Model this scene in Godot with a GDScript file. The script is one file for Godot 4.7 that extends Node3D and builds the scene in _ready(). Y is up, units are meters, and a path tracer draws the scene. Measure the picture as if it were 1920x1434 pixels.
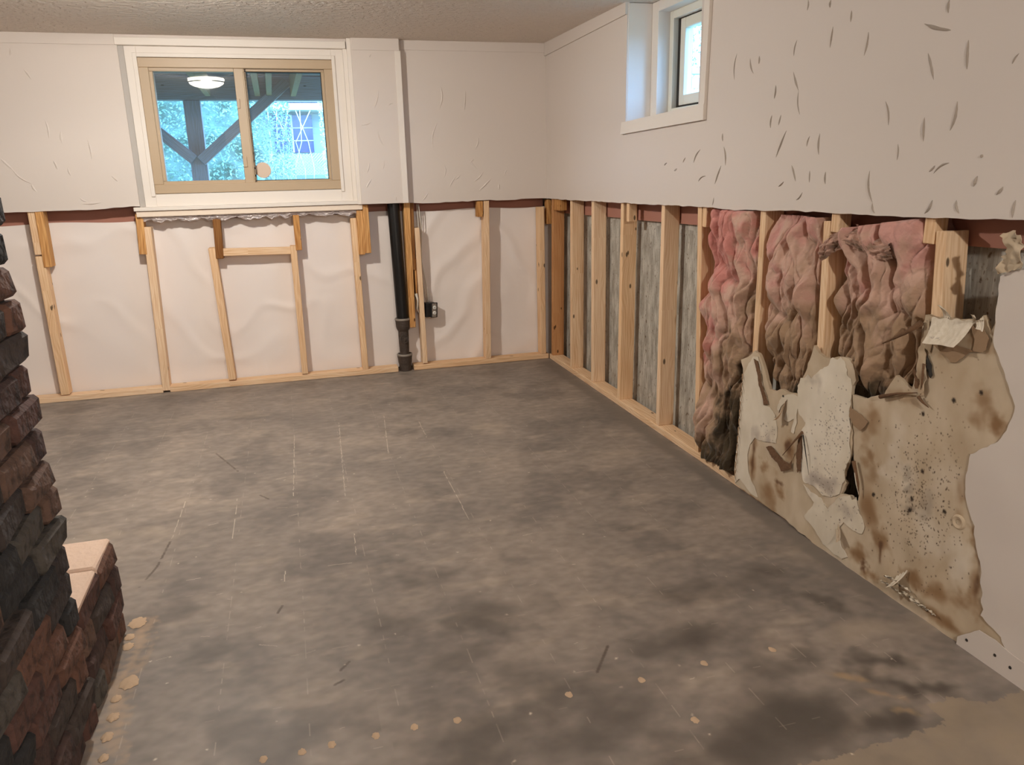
extends Node3D
# A half-demolished basement room. x = 0 is the stud face of the right wall, z = 0 the stud face of the back wall, y = 0 the floor.

const CEIL := 2.29
var rng := RandomNumberGenerator.new()
var M := {}


# ---------------------------------------------------------------- bookkeeping
func tag(o: Node, label: String, category: String, group := "") -> Node:
	o.set_meta("label", label)
	o.set_meta("category", category)
	if group != "":
		o.set_meta("group", group)
	return o


func base(called: String, at := Vector3.ZERO) -> Node3D:
	var o := Node3D.new()
	o.name = called
	add_child(o, true)
	o.position = at
	return o


func setting(called: String) -> Node3D:
	var o := base(called)
	o.set_meta("kind", "structure")
	return o


func put(called: String, mesh: Mesh, material: Material, parent: Node = self) -> MeshInstance3D:
	var o := MeshInstance3D.new()
	o.name = called
	o.mesh = mesh
	o.material_override = material
	o.cast_shadow = GeometryInstance3D.SHADOW_CASTING_SETTING_ON
	parent.add_child(o, true)
	return o


func points(list: Array) -> PackedVector2Array:
	var out := PackedVector2Array()
	for i in range(0, list.size(), 2):
		out.append(Vector2(list[i], list[i + 1]))
	return out


# ---------------------------------------------------------------- mesh helpers
func begin() -> SurfaceTool:
	var st := SurfaceTool.new()
	st.begin(Mesh.PRIMITIVE_TRIANGLES)
	st.set_smooth_group(-1)
	return st


func finish(st: SurfaceTool) -> ArrayMesh:
	st.generate_normals()
	return st.commit()


func tri(st: SurfaceTool, a: Vector3, b: Vector3, c: Vector3, n: Vector3) -> void:
	if (b - a).cross(c - a).dot(n) > 0.0:
		var t := b
		b = c
		c = t
	st.add_vertex(a)
	st.add_vertex(b)
	st.add_vertex(c)


func quad(st: SurfaceTool, a: Vector3, b: Vector3, c: Vector3, d: Vector3, n: Vector3) -> void:
	tri(st, a, b, c, n)
	tri(st, a, c, d, n)


# A box with chamfered edges, centred on at; jitter moves its corners.
func add_box(st: SurfaceTool, at: Vector3, size: Vector3, bevel := 0.003, jitter := 0.0) -> void:
	var h := size * 0.5
	var bv := minf(bevel, minf(h.x, minf(h.y, h.z)) * 0.45)
	var v := {}
	for sx in [-1, 1]:
		for sy in [-1, 1]:
			for sz in [-1, 1]:
				var s := Vector3(sx, sy, sz)
				var j := Vector3(rng.randf_range(-1, 1), rng.randf_range(-1, 1), rng.randf_range(-1, 1)) * jitter
				for ax in 3:
					var p := Vector3(h.x - bv, h.y - bv, h.z - bv)
					p[ax] = h[ax]
					v[[sx, sy, sz, ax]] = at + p * s + j
	for ax in 3:
		var b1 := (ax + 1) % 3
		var b2 := (ax + 2) % 3
		for s in [-1, 1]:
			var ring := []
			for k in [[-1, -1], [1, -1], [1, 1], [-1, 1]]:
				var key := [0, 0, 0, ax]
				key[ax] = s
				key[b1] = k[0]
				key[b2] = k[1]
				ring.append(v[key])
			var n := Vector3.ZERO
			n[ax] = s
			quad(st, ring[0], ring[1], ring[2], ring[3], n)
		for s1 in [-1, 1]:
			for s2 in [-1, 1]:
				var e := []
				for s in [-1, 1]:
					var key := [0, 0, 0, b1]
					key[ax] = s
					key[b1] = s1
					key[b2] = s2
					e.append(v[key])
					var key2 := key.duplicate()
					key2[3] = b2
					e.append(v[key2])
				var n := Vector3.ZERO
				n[b1] = s1
				n[b2] = s2
				quad(st, e[0], e[1], e[3], e[2], n)
	for sx in [-1, 1]:
		for sy in [-1, 1]:
			for sz in [-1, 1]:
				tri(st, v[[sx, sy, sz, 0]], v[[sx, sy, sz, 1]], v[[sx, sy, sz, 2]], Vector3(sx, sy, sz))


func box_mesh(size: Vector3, bevel := 0.003, jitter := 0.0) -> ArrayMesh:
	var st := begin()
	add_box(st, Vector3.ZERO, size, bevel, jitter)
	return finish(st)


# A box given by its two far corners.
func block(called: String, lo: Vector3, hi: Vector3, material: Material, parent: Node = self, bevel := 0.002) -> MeshInstance3D:
	var o := put(called, box_mesh(hi - lo, bevel), material, parent)
	o.position = (lo + hi) * 0.5
	return o


# A length of timber from p to q: w wide along across, d deep; its grain runs along its own y.
func timber(called: String, p: Vector3, q: Vector3, across: Vector3, w: float, d: float, material: Material, parent: Node = self) -> MeshInstance3D:
	var o := put(called, box_mesh(Vector3(w, p.distance_to(q), d), 0.0025, 0.0008), material, parent)
	var y := (q - p).normalized()
	var z := across.cross(y).normalized()
	o.transform = Transform3D(Basis(y.cross(z), y, z), (p + q) * 0.5)
	return o


# Lathe: profile of (radius, height) turned round y.
func lathe(profile: PackedVector2Array, sides := 32) -> ArrayMesh:
	var st := SurfaceTool.new()
	st.begin(Mesh.PRIMITIVE_TRIANGLES)
	for i in profile.size() - 1:
		var a := profile[i]
		var b := profile[i + 1]
		st.set_smooth_group(i)
		for k in sides:
			var t0 := TAU * k / sides
			var t1 := TAU * (k + 1) / sides
			var n := Vector3(cos(t0) * (b.y - a.y), -(b.x - a.x), sin(t0) * (b.y - a.y))
			var p := Vector3(a.x * cos(t0), a.y, a.x * sin(t0))
			var q := Vector3(a.x * cos(t1), a.y, a.x * sin(t1))
			var r := Vector3(b.x * cos(t1), b.y, b.x * sin(t1))
			var s := Vector3(b.x * cos(t0), b.y, b.x * sin(t0))
			quad(st, p, q, r, s, n)
	st.generate_normals()
	return st.commit()


func tube(path: Array, radius: float, sides := 8, taper := false) -> ArrayMesh:
	var st := SurfaceTool.new()
	st.begin(Mesh.PRIMITIVE_TRIANGLES)
	st.set_smooth_group(0)
	var rings := []
	for i in path.size():
		var p: Vector3 = path[i]
		var d: Vector3 = (path[mini(i + 1, path.size() - 1)] - path[maxi(i - 1, 0)]).normalized()
		var u := d.cross(Vector3(0.31, 0.9, 0.27)).normalized()
		var w := d.cross(u)
		var r := radius * (1.0 - 0.8 * float(i) / (path.size() - 1) if taper else 1.0)
		var ring := []
		for k in sides:
			var a := TAU * k / sides
			ring.append(p + (u * cos(a) + w * sin(a)) * r)
		rings.append(ring)
	for i in path.size() - 1:
		for k in sides:
			var m := (k + 1) % sides
			var mid: Vector3 = (rings[i][k] + rings[i][m]) * 0.5 - path[i]
			quad(st, rings[i][k], rings[i][m], rings[i + 1][m], rings[i + 1][k], mid)
	for e in [0, path.size() - 1]:
		var n: Vector3 = path[e] - path[1 if e == 0 else e - 1]
		for k in sides:
			tri(st, path[e], rings[e][k], rings[e][(k + 1) % sides], n)
	st.generate_normals()
	return st.commit()


# A smooth grid surface: f(u, v) gives [position, colour or null]; seen from the side that facing points to.
func surface(nu: int, nv: int, f: Callable, facing: Vector3) -> ArrayMesh:
	var pos := PackedVector3Array()
	var col := PackedColorArray()
	var uv := PackedVector2Array()
	for j in nv + 1:
		for i in nu + 1:
			var r = f.call(float(i) / nu, float(j) / nv)
			pos.append(r[0])
			if r[1] != null:
				col.append(r[1])
			uv.append(Vector2(float(i) / nu, float(j) / nv))
	var nor := PackedVector3Array()
	nor.resize(pos.size())
	for j in nv + 1:
		for i in nu + 1:
			var du := pos[j * (nu + 1) + mini(i + 1, nu)] - pos[j * (nu + 1) + maxi(i - 1, 0)]
			var dv := pos[mini(j + 1, nv) * (nu + 1) + i] - pos[maxi(j - 1, 0) * (nu + 1) + i]
			nor[j * (nu + 1) + i] = du.cross(dv)
	var mid := nor[(nv / 2) * (nu + 1) + nu / 2]
	var sgn := 1.0 if mid.dot(facing) > 0.0 else -1.0
	for k in nor.size():
		nor[k] = (nor[k] * sgn).normalized() if nor[k].length() > 1e-12 else facing
	var idx := PackedInt32Array()
	for j in nv:
		for i in nu:
			var a := j * (nu + 1) + i
			var b := a + 1
			var c := a + nu + 1
			var d := c + 1
			if sgn > 0.0:
				idx.append_array([a, d, b, a, c, d])
			else:
				idx.append_array([a, b, d, a, d, c])
	var arr := []
	arr.resize(Mesh.ARRAY_MAX)
	arr[Mesh.ARRAY_VERTEX] = pos
	arr[Mesh.ARRAY_NORMAL] = nor
	arr[Mesh.ARRAY_TEX_UV] = uv
	if col.size() == pos.size():
		arr[Mesh.ARRAY_COLOR] = col
	arr[Mesh.ARRAY_INDEX] = idx
	var m := ArrayMesh.new()
	m.add_surface_from_arrays(Mesh.PRIMITIVE_TRIANGLES, arr)
	return m


# Points along an outline every step metres, pushed about by ragged.
func ragged(poly: PackedVector2Array, step: float, amount: float) -> PackedVector2Array:
	var out := PackedVector2Array()
	for i in poly.size():
		var a := poly[i]
		var b := poly[(i + 1) % poly.size()]
		var n := maxi(1, int(ceil(a.distance_to(b) / step)))
		var side := (b - a).orthogonal().normalized()
		for k in n:
			var p := a.lerp(b, float(k) / n)
			out.append(p + side * rng.randf_range(-amount, amount))
	return out


# A sheet cut to an outline. axis 0: outline is (z, y), face looks to -x. axis 2: outline is (x, y), face looks to +z.
# face is the coordinate of its front, thick its thickness, lift(p) how far the front stands proud there.
func sheet(poly: PackedVector2Array, axis: int, face: float, thick: float, spacing := 0.0, lift = null, uv0 := Vector2.ZERO, uv1 := Vector2.ONE) -> ArrayMesh:
	var st := SurfaceTool.new()
	st.begin(Mesh.PRIMITIVE_TRIANGLES)
	var all := poly.duplicate()
	var tris := PackedInt32Array()
	if spacing > 0.0:
		var lo := poly[0]
		var hi := poly[0]
		for p in poly:
			lo = lo.min(p)
			hi = hi.max(p)
		var y := lo.y + spacing * 0.5
		while y < hi.y:
			var x := lo.x + spacing * 0.5
			while x < hi.x:
				var p := Vector2(x, y) + Vector2(rng.randf_range(-0.3, 0.3), rng.randf_range(-0.3, 0.3)) * spacing
				if Geometry2D.is_point_in_polygon(p, poly):
					var near := false
					for q in poly:
						if q.distance_squared_to(p) < spacing * spacing * 0.16:
							near = true
							break
					if not near:
						all.append(p)
				x += spacing
			y += spacing
		var d := Geometry2D.triangulate_delaunay(all)
		for i in range(0, d.size(), 3):
			var c := (all[d[i]] + all[d[i + 1]] + all[d[i + 2]]) / 3.0
			if Geometry2D.is_point_in_polygon(c, poly):
				tris.append_array([d[i], d[i + 1], d[i + 2]])
	else:
		tris = Geometry2D.triangulate_polygon(poly)
	var out := Vector3(-1, 0, 0) if axis == 0 else Vector3(0, 0, 1)
	var front := []
	var back := []
	for p in all:
		var h := 0.0
		if lift != null:
			h = lift.call(p)
		var b := Vector3(0, p.y, p.x) if axis == 0 else Vector3(p.x, p.y, 0)
		var at := b + Vector3(face, 0, 0) if axis == 0 else b + Vector3(0, 0, face)
		front.append(at + out * h)
		back.append(at + out * (h - thick))
	for pass_ in 2:
		st.set_smooth_group(0 if pass_ == 0 else 1)
		var from: Array = front if pass_ == 0 else back
		var n := out if pass_ == 0 else -out
		for i in range(0, tris.size(), 3):
			var t := [tris[i], tris[i + 1], tris[i + 2]]
			var a: Vector3 = from[t[0]]
			if (from[t[1]] - a).cross(from[t[2]] - a).dot(n) > 0.0:
				t = [t[0], t[2], t[1]]
			for k in t:
				st.set_uv(Vector2((all[k].x - uv0.x) / (uv1.x - uv0.x), 1.0 - (all[k].y - uv0.y) / (uv1.y - uv0.y)))
				st.add_vertex(from[k])
	st.set_smooth_group(-1)
	var ccw := not Geometry2D.is_polygon_clockwise(poly)
	for i in poly.size():
		var j := (i + 1) % poly.size()
		var side := (poly[j] - poly[i]).orthogonal() * (1.0 if ccw else -1.0)
		var n := Vector3(0, side.y, side.x) if axis == 0 else Vector3(side.x, side.y, 0)
		st.set_uv(Vector2((poly[i].x - uv0.x) / (uv1.x - uv0.x), 1.0 - (poly[i].y - uv0.y) / (uv1.y - uv0.y)))
		# the outline's outward side is the one away from a point just inside it
		var probe := (poly[i] + poly[j]) * 0.5 + side.normalized() * 0.0004
		if Geometry2D.is_point_in_polygon(probe, poly):
			n = -n
		quad(st, front[i], front[j], back[j], back[i], n)
	st.generate_normals()
	return st.commit()


# A raised lick of plaster from a to b on a wall whose normal is n.
func ridge(st: SurfaceTool, a: Vector3, b: Vector3, n: Vector3, w: float, h: float) -> void:
	var along := (b - a)
	var side := along.cross(n).normalized()
	var bow := rng.randf_range(-0.12, 0.12) * along.length()
	var rows := []
	for i in 9:
		var t := i / 8.0
		var f := pow(sin(PI * clampf(t, 0.02, 0.98)), 0.6)
		var p := a + along * t + side * bow * sin(PI * t)
		var ww := w * f * rng.randf_range(0.8, 1.2)
		rows.append([p - side * ww, p - side * ww * 0.2 + n * h * f, p + side * ww * 0.35 + n * h * f * 0.8, p + side * ww])
	for i in 8:
		for k in 3:
			quad(st, rows[i][k], rows[i][k + 1], rows[i + 1][k + 1], rows[i + 1][k], n)


# ---------------------------------------------------------------- textures
func noise(freq: float, seed_ := 1, octaves := 4, kind := FastNoiseLite.TYPE_SIMPLEX_SMOOTH) -> FastNoiseLite:
	var n := FastNoiseLite.new()
	n.noise_type = kind
	n.frequency = freq
	n.seed = seed_
	n.fractal_octaves = octaves
	return n


func noise_tex(freq: float, size: int, seed_: int, ramp: Gradient = null, octaves := 4, kind := FastNoiseLite.TYPE_SIMPLEX_SMOOTH) -> NoiseTexture2D:
	var t := NoiseTexture2D.new()
	t.width = size
	t.height = size
	t.seamless = true
	t.noise = noise(freq, seed_, octaves, kind)
	if ramp:
		t.color_ramp = ramp
	return t


func ramp(stops: Array) -> Gradient:
	var g := Gradient.new()
	g.offsets = PackedFloat32Array(stops.map(func(s): return s[0]))
	g.colors = PackedColorArray(stops.map(func(s): return s[1]))
	return g


func c8(r: int, g: int, b: int, a := 1.0) -> Color:
	return Color(r / 255.0, g / 255.0, b / 255.0, a)


func plain(color: Color, rough := 0.8, metal := 0.0) -> StandardMaterial3D:
	var m := StandardMaterial3D.new()
	m.albedo_color = color
	m.roughness = rough
	m.metallic = metal
	return m


# Add fine relief to a material.
func relief(m: StandardMaterial3D, tex: Texture2D, cm: float, scale_: Vector3, world := true) -> StandardMaterial3D:
	m.heightmap_enabled = true
	m.heightmap_texture = tex
	m.heightmap_scale = cm
	m.uv1_triplanar = true
	m.uv1_world_triplanar = world
	m.uv1_scale = scale_
	return m


# Soft ragged smear of colour: centre, radii in pixels, turn in radians.
func smear(img: Image, c: Vector2, r: Vector2, turn: float, color: Color, alpha: float, rough := 0.35, soft := 0.35) -> void:
	var big := maxf(r.x, r.y)
	if big < 1.0:
		return
	var n := clampi(int(big), 8, 44)
	var brush := Image.create(n, n, false, Image.FORMAT_RGBA8)
	var off := c * 0.37
	var ns := M["smear_noise"] as FastNoiseLite
	var cs := cos(turn)
	var sn := sin(turn)
	for j in n:
		for i in n:
			var p := Vector2((i + 0.5) / n * 2.0 - 1.0, (j + 0.5) / n * 2.0 - 1.0)
			var q := Vector2(p.x * cs + p.y * sn, -p.x * sn + p.y * cs) * big / r
			var d := q.length() + ns.get_noise_2d(p.x * 17.0 + off.x, p.y * 17.0 + off.y) * rough * 2.0
			var a := smoothstep(1.0, soft, d) * alpha
			if p.length() > 1.0:
				a = 0.0
			brush.set_pixel(i, j, Color(color.r, color.g, color.b, clampf(a, 0.0, 1.0)))
	brush.resize(maxi(2, int(big * 2.0)), maxi(2, int(big * 2.0)), Image.INTERPOLATE_BILINEAR)
	img.blend_rect(brush, Rect2i(0, 0, brush.get_width(), brush.get_height()), Vector2i(int(c.x - big), int(c.y - big)))


func scratch(img: Image, a: Vector2, b: Vector2, w: float, color: Color, alpha: float, gaps := 0.0) -> void:
	var n := int(a.distance_to(b)) + 1
	var seg := 1.0
	for i in n:
		if i % 9 == 0:
			seg = 0.0 if rng.randf() < gaps else rng.randf_range(0.4, 1.0)
		var p := a.lerp(b, float(i) / n)
		for oy in range(-int(w), int(w) + 1):
			for ox in range(-int(w), int(w) + 1):
				var x := int(p.x) + ox
				var y := int(p.y) + oy
				if x >= 0 and y >= 0 and x < img.get_width() and y < img.get_height():
					img.set_pixel(x, y, img.get_pixel(x, y).lerp(color, alpha * seg))


func picture(img: Image) -> ImageTexture:
	img.generate_mipmaps()
	return ImageTexture.create_from_image(img)


func wood_image(seed_: int, light: Color, dark: Color, knots: int) -> Image:
	var w := 96
	var h := 768
	var img := Image.create(w, h, false, Image.FORMAT_RGB8)
	var g := noise(0.05, seed_, 3)
	var l := noise(0.012, seed_ + 5, 2)
	var ks := []
	for k in knots:
		ks.append([Vector2(rng.randf_range(12, w - 12), rng.randf_range(20, h - 20)), rng.randf_range(2.5, 5.0)])
	for y in h:
		for x in w:
			var warp := 0.0
			var knot := 0.0
			for k in ks:
				var d := Vector2((x - k[0].x), (y - k[0].y) * 0.45)
				var e: float = d.length() / k[1]
				if e < 5.0:
					warp += exp(-e * e * 0.18) * signf(d.x + 0.01) * 5.0
					knot = maxf(knot, smoothstep(1.15, 0.6, e))
			var rings := sin((x + warp + l.get_noise_2d(x * 0.6, y * 0.22) * 26.0) * 0.62)
			var t := 0.34 + 0.2 * rings + 0.55 * g.get_noise_2d(x * 2.6, y * 0.10) + 0.3 * l.get_noise_2d(x, y * 0.35)
			var c := light.lerp(dark, clampf(t, 0.0, 1.0))
			img.set_pixel(x, y, c.lerp(dark * 0.42, knot * 0.85))
	return img


func wood(img: ImageTexture, shift: float, tint := Color.WHITE) -> StandardMaterial3D:
	var m := StandardMaterial3D.new()
	m.albedo_texture = img
	m.albedo_color = tint
	m.roughness = 0.72
	m.metallic_specular = 0.3
	m.uv1_triplanar = true
	m.uv1_scale = Vector3(7.0, 0.83, 7.0)
	m.uv1_offset = Vector3(shift * 0.37, shift, shift * 0.61)
	return m


# ---------------------------------------------------------------- the scene
func _ready() -> void:
	rng.seed = 4127
	var cam := Camera3D.new()
	cam.name = "camera"
	add_child(cam)
	cam.position = Vector3(-1.887, 1.4351, 5.6506)
	cam.rotation = Vector3(-0.26663, -0.27226, -0.02275)
	cam.fov = 52.281
	cam.near = 0.05
	cam.far = 200.0
	cam.current = true

	var env := Environment.new()
	var sky_material := ProceduralSkyMaterial.new()
	sky_material.sky_top_color = Color(0.50, 0.74, 1.0)
	sky_material.sky_horizon_color = Color(0.56, 0.79, 1.0)
	sky_material.ground_bottom_color = Color(0.25, 0.32, 0.36)
	sky_material.ground_horizon_color = Color(0.4, 0.5, 0.56)
	sky_material.sky_energy_multiplier = 3.5
	sky_material.ground_energy_multiplier = 1.6
	var sky := Sky.new()
	sky.sky_material = sky_material
	env.background_mode = Environment.BG_SKY
	env.sky = sky
	env.ambient_light_source = Environment.AMBIENT_SOURCE_DISABLED
	env.tonemap_mode = Environment.TONE_MAPPER_LINEAR
	env.tonemap_exposure = 1.0
	env.sdfgi_enabled = true
	env.ssao_enabled = true
	env.ssil_enabled = true
	var world := WorldEnvironment.new()
	world.name = "environment"
	world.environment = env
	add_child(world)

	materials()
	lamp("ceiling_or_fill_lamp", Vector3(-2.44, CEIL, 1.85), 2.8, "round flush ceiling lamp mirrored in the wide sliding window pane")
	lamp("ceiling_or_fill_lamp", Vector3(-1.05, CEIL, 6.6), 3.2, "added unseen fill lamp on the ceiling behind the viewpoint")  # added fill light that brightens the right wall, no such fixture known
	shell()
	window_back()
	window_right()
	outdoors()
	back_framing()
	right_framing()
	M["board_outline"] = points([2.729, 0.024, 2.718, 0.088, 2.725, 0.194, 2.728, 0.297, 2.734, 0.411, 2.74, 0.511, 2.743, 0.573, 2.722, 0.609, 2.774, 0.632, 2.815, 0.667, 2.855, 0.66, 2.891, 0.613, 2.927, 0.566, 2.946, 0.532, 2.987, 0.536, 3.028, 0.554, 3.081, 0.554, 3.132, 0.561, 3.147, 0.6, 3.152, 0.64, 3.173, 0.679, 3.19, 0.729, 3.206, 0.774, 3.237, 0.748, 3.263, 0.741, 3.302, 0.742, 3.34, 0.758, 3.373, 0.766, 3.399, 0.764, 3.42, 0.749, 3.436, 0.73, 3.444, 0.697, 3.431, 0.674, 3.432, 0.643, 3.44, 0.562, 3.456, 0.467, 3.452, 0.421, 3.433, 0.352, 3.428, 0.321, 3.447, 0.312, 3.425, 0.261, 3.464, 0.271, 3.484, 0.265, 3.51, 0.261, 3.511, 0.294, 3.493, 0.359, 3.472, 0.416, 3.462, 0.469, 3.448, 0.565, 3.44, 0.645, 3.472, 0.646, 3.499, 0.646, 3.542, 0.667, 3.58, 0.683, 3.608, 0.724, 3.631, 0.762, 3.651, 0.756, 3.681, 0.739, 3.7, 0.733, 3.708, 0.785, 3.711, 0.863, 3.714, 0.94, 3.719, 0.978, 3.743, 0.977, 3.766, 0.973, 3.793, 0.984, 3.828, 0.983, 3.877, 0.989, 3.907, 0.988, 3.928, 1.01, 3.943, 0.985, 3.957, 0.966, 3.97, 0.993, 3.967, 1.039, 3.967, 1.091, 3.966, 1.126, 3.991, 1.139, 4.044, 1.158, 4.095, 1.169, 4.301, -0.006, 4.21, -0.004, 4, -0.002, 3.665, -0.003, 3.354, -0.005, 3.11, 0.018, 2.876, 0.021])
	insulation()
	torn_drywall()
	pipe_and_outlet()
	brickwork()
	loose_bits()


func lamp(called: String, at: Vector3, energy: float, label: String) -> void:
	var o := base(called, at)
	tag(o, label, "lamp")
	put("base_plate", lathe(points([0.0, 0.0, 0.155, 0.0, 0.16, -0.012, 0.155, -0.022, 0.0, -0.022]), 40), M.nickel, o)
	put("ring", lathe(points([0.150, -0.022, 0.158, -0.026, 0.158, -0.036, 0.150, -0.040, 0.146, -0.03, 0.150, -0.022]), 40), M.nickel, o)
	put("ring", lathe(points([0.146, -0.062, 0.153, -0.064, 0.153, -0.072, 0.146, -0.075, 0.142, -0.068, 0.146, -0.062]), 40), M.nickel, o)
	put("lamp_shade", lathe(points([0.0, -0.022, 0.147, -0.023, 0.147, -0.065, 0.135, -0.082, 0.105, -0.100, 0.06, -0.112, 0.0, -0.116]), 40), M.lamp_glass, o)
	var l := OmniLight3D.new()
	l.name = "lamp_light"
	l.light_color = Color(1.0, 0.985, 0.96)
	l.light_energy = energy
	l.light_size = 0.04
	l.omni_range = 16.0
	l.omni_attenuation = 2.0
	l.shadow_enabled = true
	o.add_child(l)
	l.position = Vector3(0, -0.068, 0)


func materials() -> void:
	M["smear_noise"] = noise(0.06, 77, 3)
	M["nickel"] = plain(Color(0.55, 0.52, 0.48), 0.35, 0.9)
	var glow := plain(Color(0.95, 0.93, 0.88), 0.4)
	glow.emission_enabled = true
	glow.emission = Color(1.0, 0.97, 0.90)
	glow.emission_energy_multiplier = 32.0
	M["lamp_glass"] = glow
	# painted plaster, trim, ceiling
	var wp := plain(c8(212, 200, 190), 0.62)
	M["paint"] = wp
	M["paint_trim"] = plain(c8(226, 216, 205), 0.5)
	M["dusty_shaded_ridge"] = plain(c8(168, 155, 142), 0.8)  # ridge shading put into a darker colour, along with some dust
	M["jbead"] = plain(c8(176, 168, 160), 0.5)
	M["cream"] = plain(c8(232, 214, 194), 0.6)
	M["ridge"] = plain(c8(212, 200, 190), 0.62)
	M["gypsum_edge"] = plain(c8(205, 195, 182), 0.95)
	var cl := plain(c8(222, 210, 198), 0.75)
	M["ceiling"] = relief(cl, noise_tex(0.02, 512, 9, ramp([[0.0, Color.BLACK], [0.42, Color(0.1, 0.1, 0.1)], [0.6, Color.WHITE], [1.0, Color.WHITE]]), 3), 0.5, Vector3(1.7, 1.7, 1.7))
	M["vinyl"] = plain(c8(180, 156, 126), 0.45)
	M["vinyl_white"] = plain(c8(228, 222, 206), 0.4)
	M["gasket"] = plain(c8(42, 36, 30), 0.7)
	M["sticker"] = plain(c8(214, 190, 168), 0.6)
	var gl := StandardMaterial3D.new()
	gl.albedo_color = Color(0.9, 0.97, 1.0, 0.04)
	gl.transparency = BaseMaterial3D.TRANSPARENCY_ALPHA
	gl.roughness = 0.02
	M["glass"] = gl
	# timbers
	var new_a := picture(wood_image(11, c8(240, 210, 176), c8(218, 176, 136), 2))
	var new_b := picture(wood_image(23, c8(238, 206, 170), c8(212, 168, 126), 4))
	var old_a := picture(wood_image(37, c8(222, 172, 112), c8(168, 112, 62), 3))
	M["new"] = [wood(new_a, 0.1), wood(new_b, 0.33), wood(new_a, 0.57, Color(0.97, 0.94, 0.9)), wood(new_b, 0.8, Color(1.0, 0.985, 0.96)), wood(new_b, 0.05)]
	M["old"] = [wood(old_a, 0.2), wood(old_a, 0.7, Color(0.93, 0.9, 0.86))]
	M["corner_wood"] = wood(new_b, 0.62, Color(0.84, 0.72, 0.6))
	M["dark_old"] = wood(old_a, 0.45, Color(0.66, 0.6, 0.55))
	var red := plain(c8(172, 118, 100), 0.85)
	M["red_board"] = red
	# concrete behind the right studs: board-marked
	var ci := Image.create(512, 512, false, Image.FORMAT_RGBA8)
	var n1 := noise(0.02, 51, 4)
	var n2 := noise(0.09, 52, 3)
	for y in 512:
		for x in 512:
			var grain := n2.get_noise_2d(x * 2.4, y * 0.09) * 0.3 + sin(x * 0.35 + n1.get_noise_2d(x * 0.3, y * 0.5) * 7.0) * 0.12
			var t := clampf(0.45 + grain + n1.get_noise_2d(x, y * 0.6) * 0.8, 0.0, 1.0)
			var c := c8(150, 142, 130).lerp(c8(202, 196, 184), t)
			if n2.get_noise_2d(x * 0.9 + 300.0, y * 0.9) > 0.5:
				c = c.lerp(c8(112, 94, 76), 0.5)
			ci.set_pixel(x, y, c)
	for k in 60:
		smear(ci, Vector2(rng.randf_range(0, 512), rng.randf_range(0, 512)), Vector2(rng.randf_range(2, 8), rng.randf_range(2, 5)), rng.randf() * 3.0, c8(80, 58, 40), 0.8)
	var cm := StandardMaterial3D.new()
	cm.albedo_texture = picture(ci)
	cm.roughness = 0.9
	M["concrete"] = relief(cm, noise_tex(0.03, 256, 5), 0.25, Vector3(1.6, 0.9, 1.6))
	M["foundation"] = plain(c8(150, 142, 130), 0.95)
	var sheetm := plain(c8(236, 224, 216), 0.6)
	M["membrane"] = sheetm
	var film := plain(c8(204, 192, 188), 0.22, 0.25)
	M["film"] = film
	M["pipe"] = plain(c8(20, 19, 19), 0.32)
	var iron := plain(c8(74, 62, 54), 0.6, 0.2)
	M["iron"] = relief(iron, noise_tex(0.05, 256, 8), 0.3, Vector3(6, 6, 6), false)
	M["iron_rim"] = plain(c8(150, 140, 130), 0.5, 0.2)
	M["black_plastic"] = plain(c8(26, 25, 26), 0.45)
	M["white_plastic"] = plain(c8(226, 224, 218), 0.35)
	M["wire"] = plain(c8(206, 196, 180), 0.5)
	var fl := StandardMaterial3D.new()
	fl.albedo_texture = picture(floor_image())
	fl.roughness = 0.5
	fl.metallic_specular = 0.35
	fl.heightmap_enabled = true
	fl.heightmap_texture = noise_tex(0.012, 1024, 12, null, 5)
	fl.heightmap_scale = 0.35
	M["floor"] = fl
	var br := []
	for c in [c8(86, 58, 50), c8(72, 52, 47), c8(100, 76, 64), c8(80, 74, 68), c8(58, 49, 46), c8(42, 40, 40), c8(104, 72, 58), c8(68, 57, 52)]:
		var bm := StandardMaterial3D.new()
		bm.albedo_texture = M.get("brick_grain", noise_tex(0.02, 256, 61, ramp([[0.2, Color(0.62, 0.6, 0.58)], [0.5, Color(0.95, 0.93, 0.9)], [0.8, Color(1, 1, 1)]]), 5))
		M["brick_grain"] = bm.albedo_texture
		bm.albedo_color = c
		bm.roughness = 0.9
		relief(bm, M.get("brick_bump", noise_tex(0.03, 256, 62, null, 5)), 0.5, Vector3(4, 4, 4), false)
		M["brick_bump"] = bm.heightmap_texture
		br.append(bm)
	M["bricks"] = br
	var cap := relief(plain(c8(222, 192, 170), 0.9), M.brick_bump, 0.25, Vector3(4, 4, 4), false)
	M["cap_brick"] = cap
	M["mortar"] = plain(c8(58, 48, 42), 0.98)
	M["dried_mortar"] = plain(c8(186, 158, 130), 0.95)


# Floor picture: x -4.3..0.2 across, z -0.2..4.9 down.
const FX0 := -4.3
const FX1 := 0.2
const FZ0 := -0.2
const FZ1 := 4.9
const FW := 1600
const FH := 1800


func on_floor(p: Vector2) -> Vector2:
	return Vector2((p.x - FX0) / (FX1 - FX0) * FW, (p.y - FZ0) / (FZ1 - FZ0) * FH)


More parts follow.
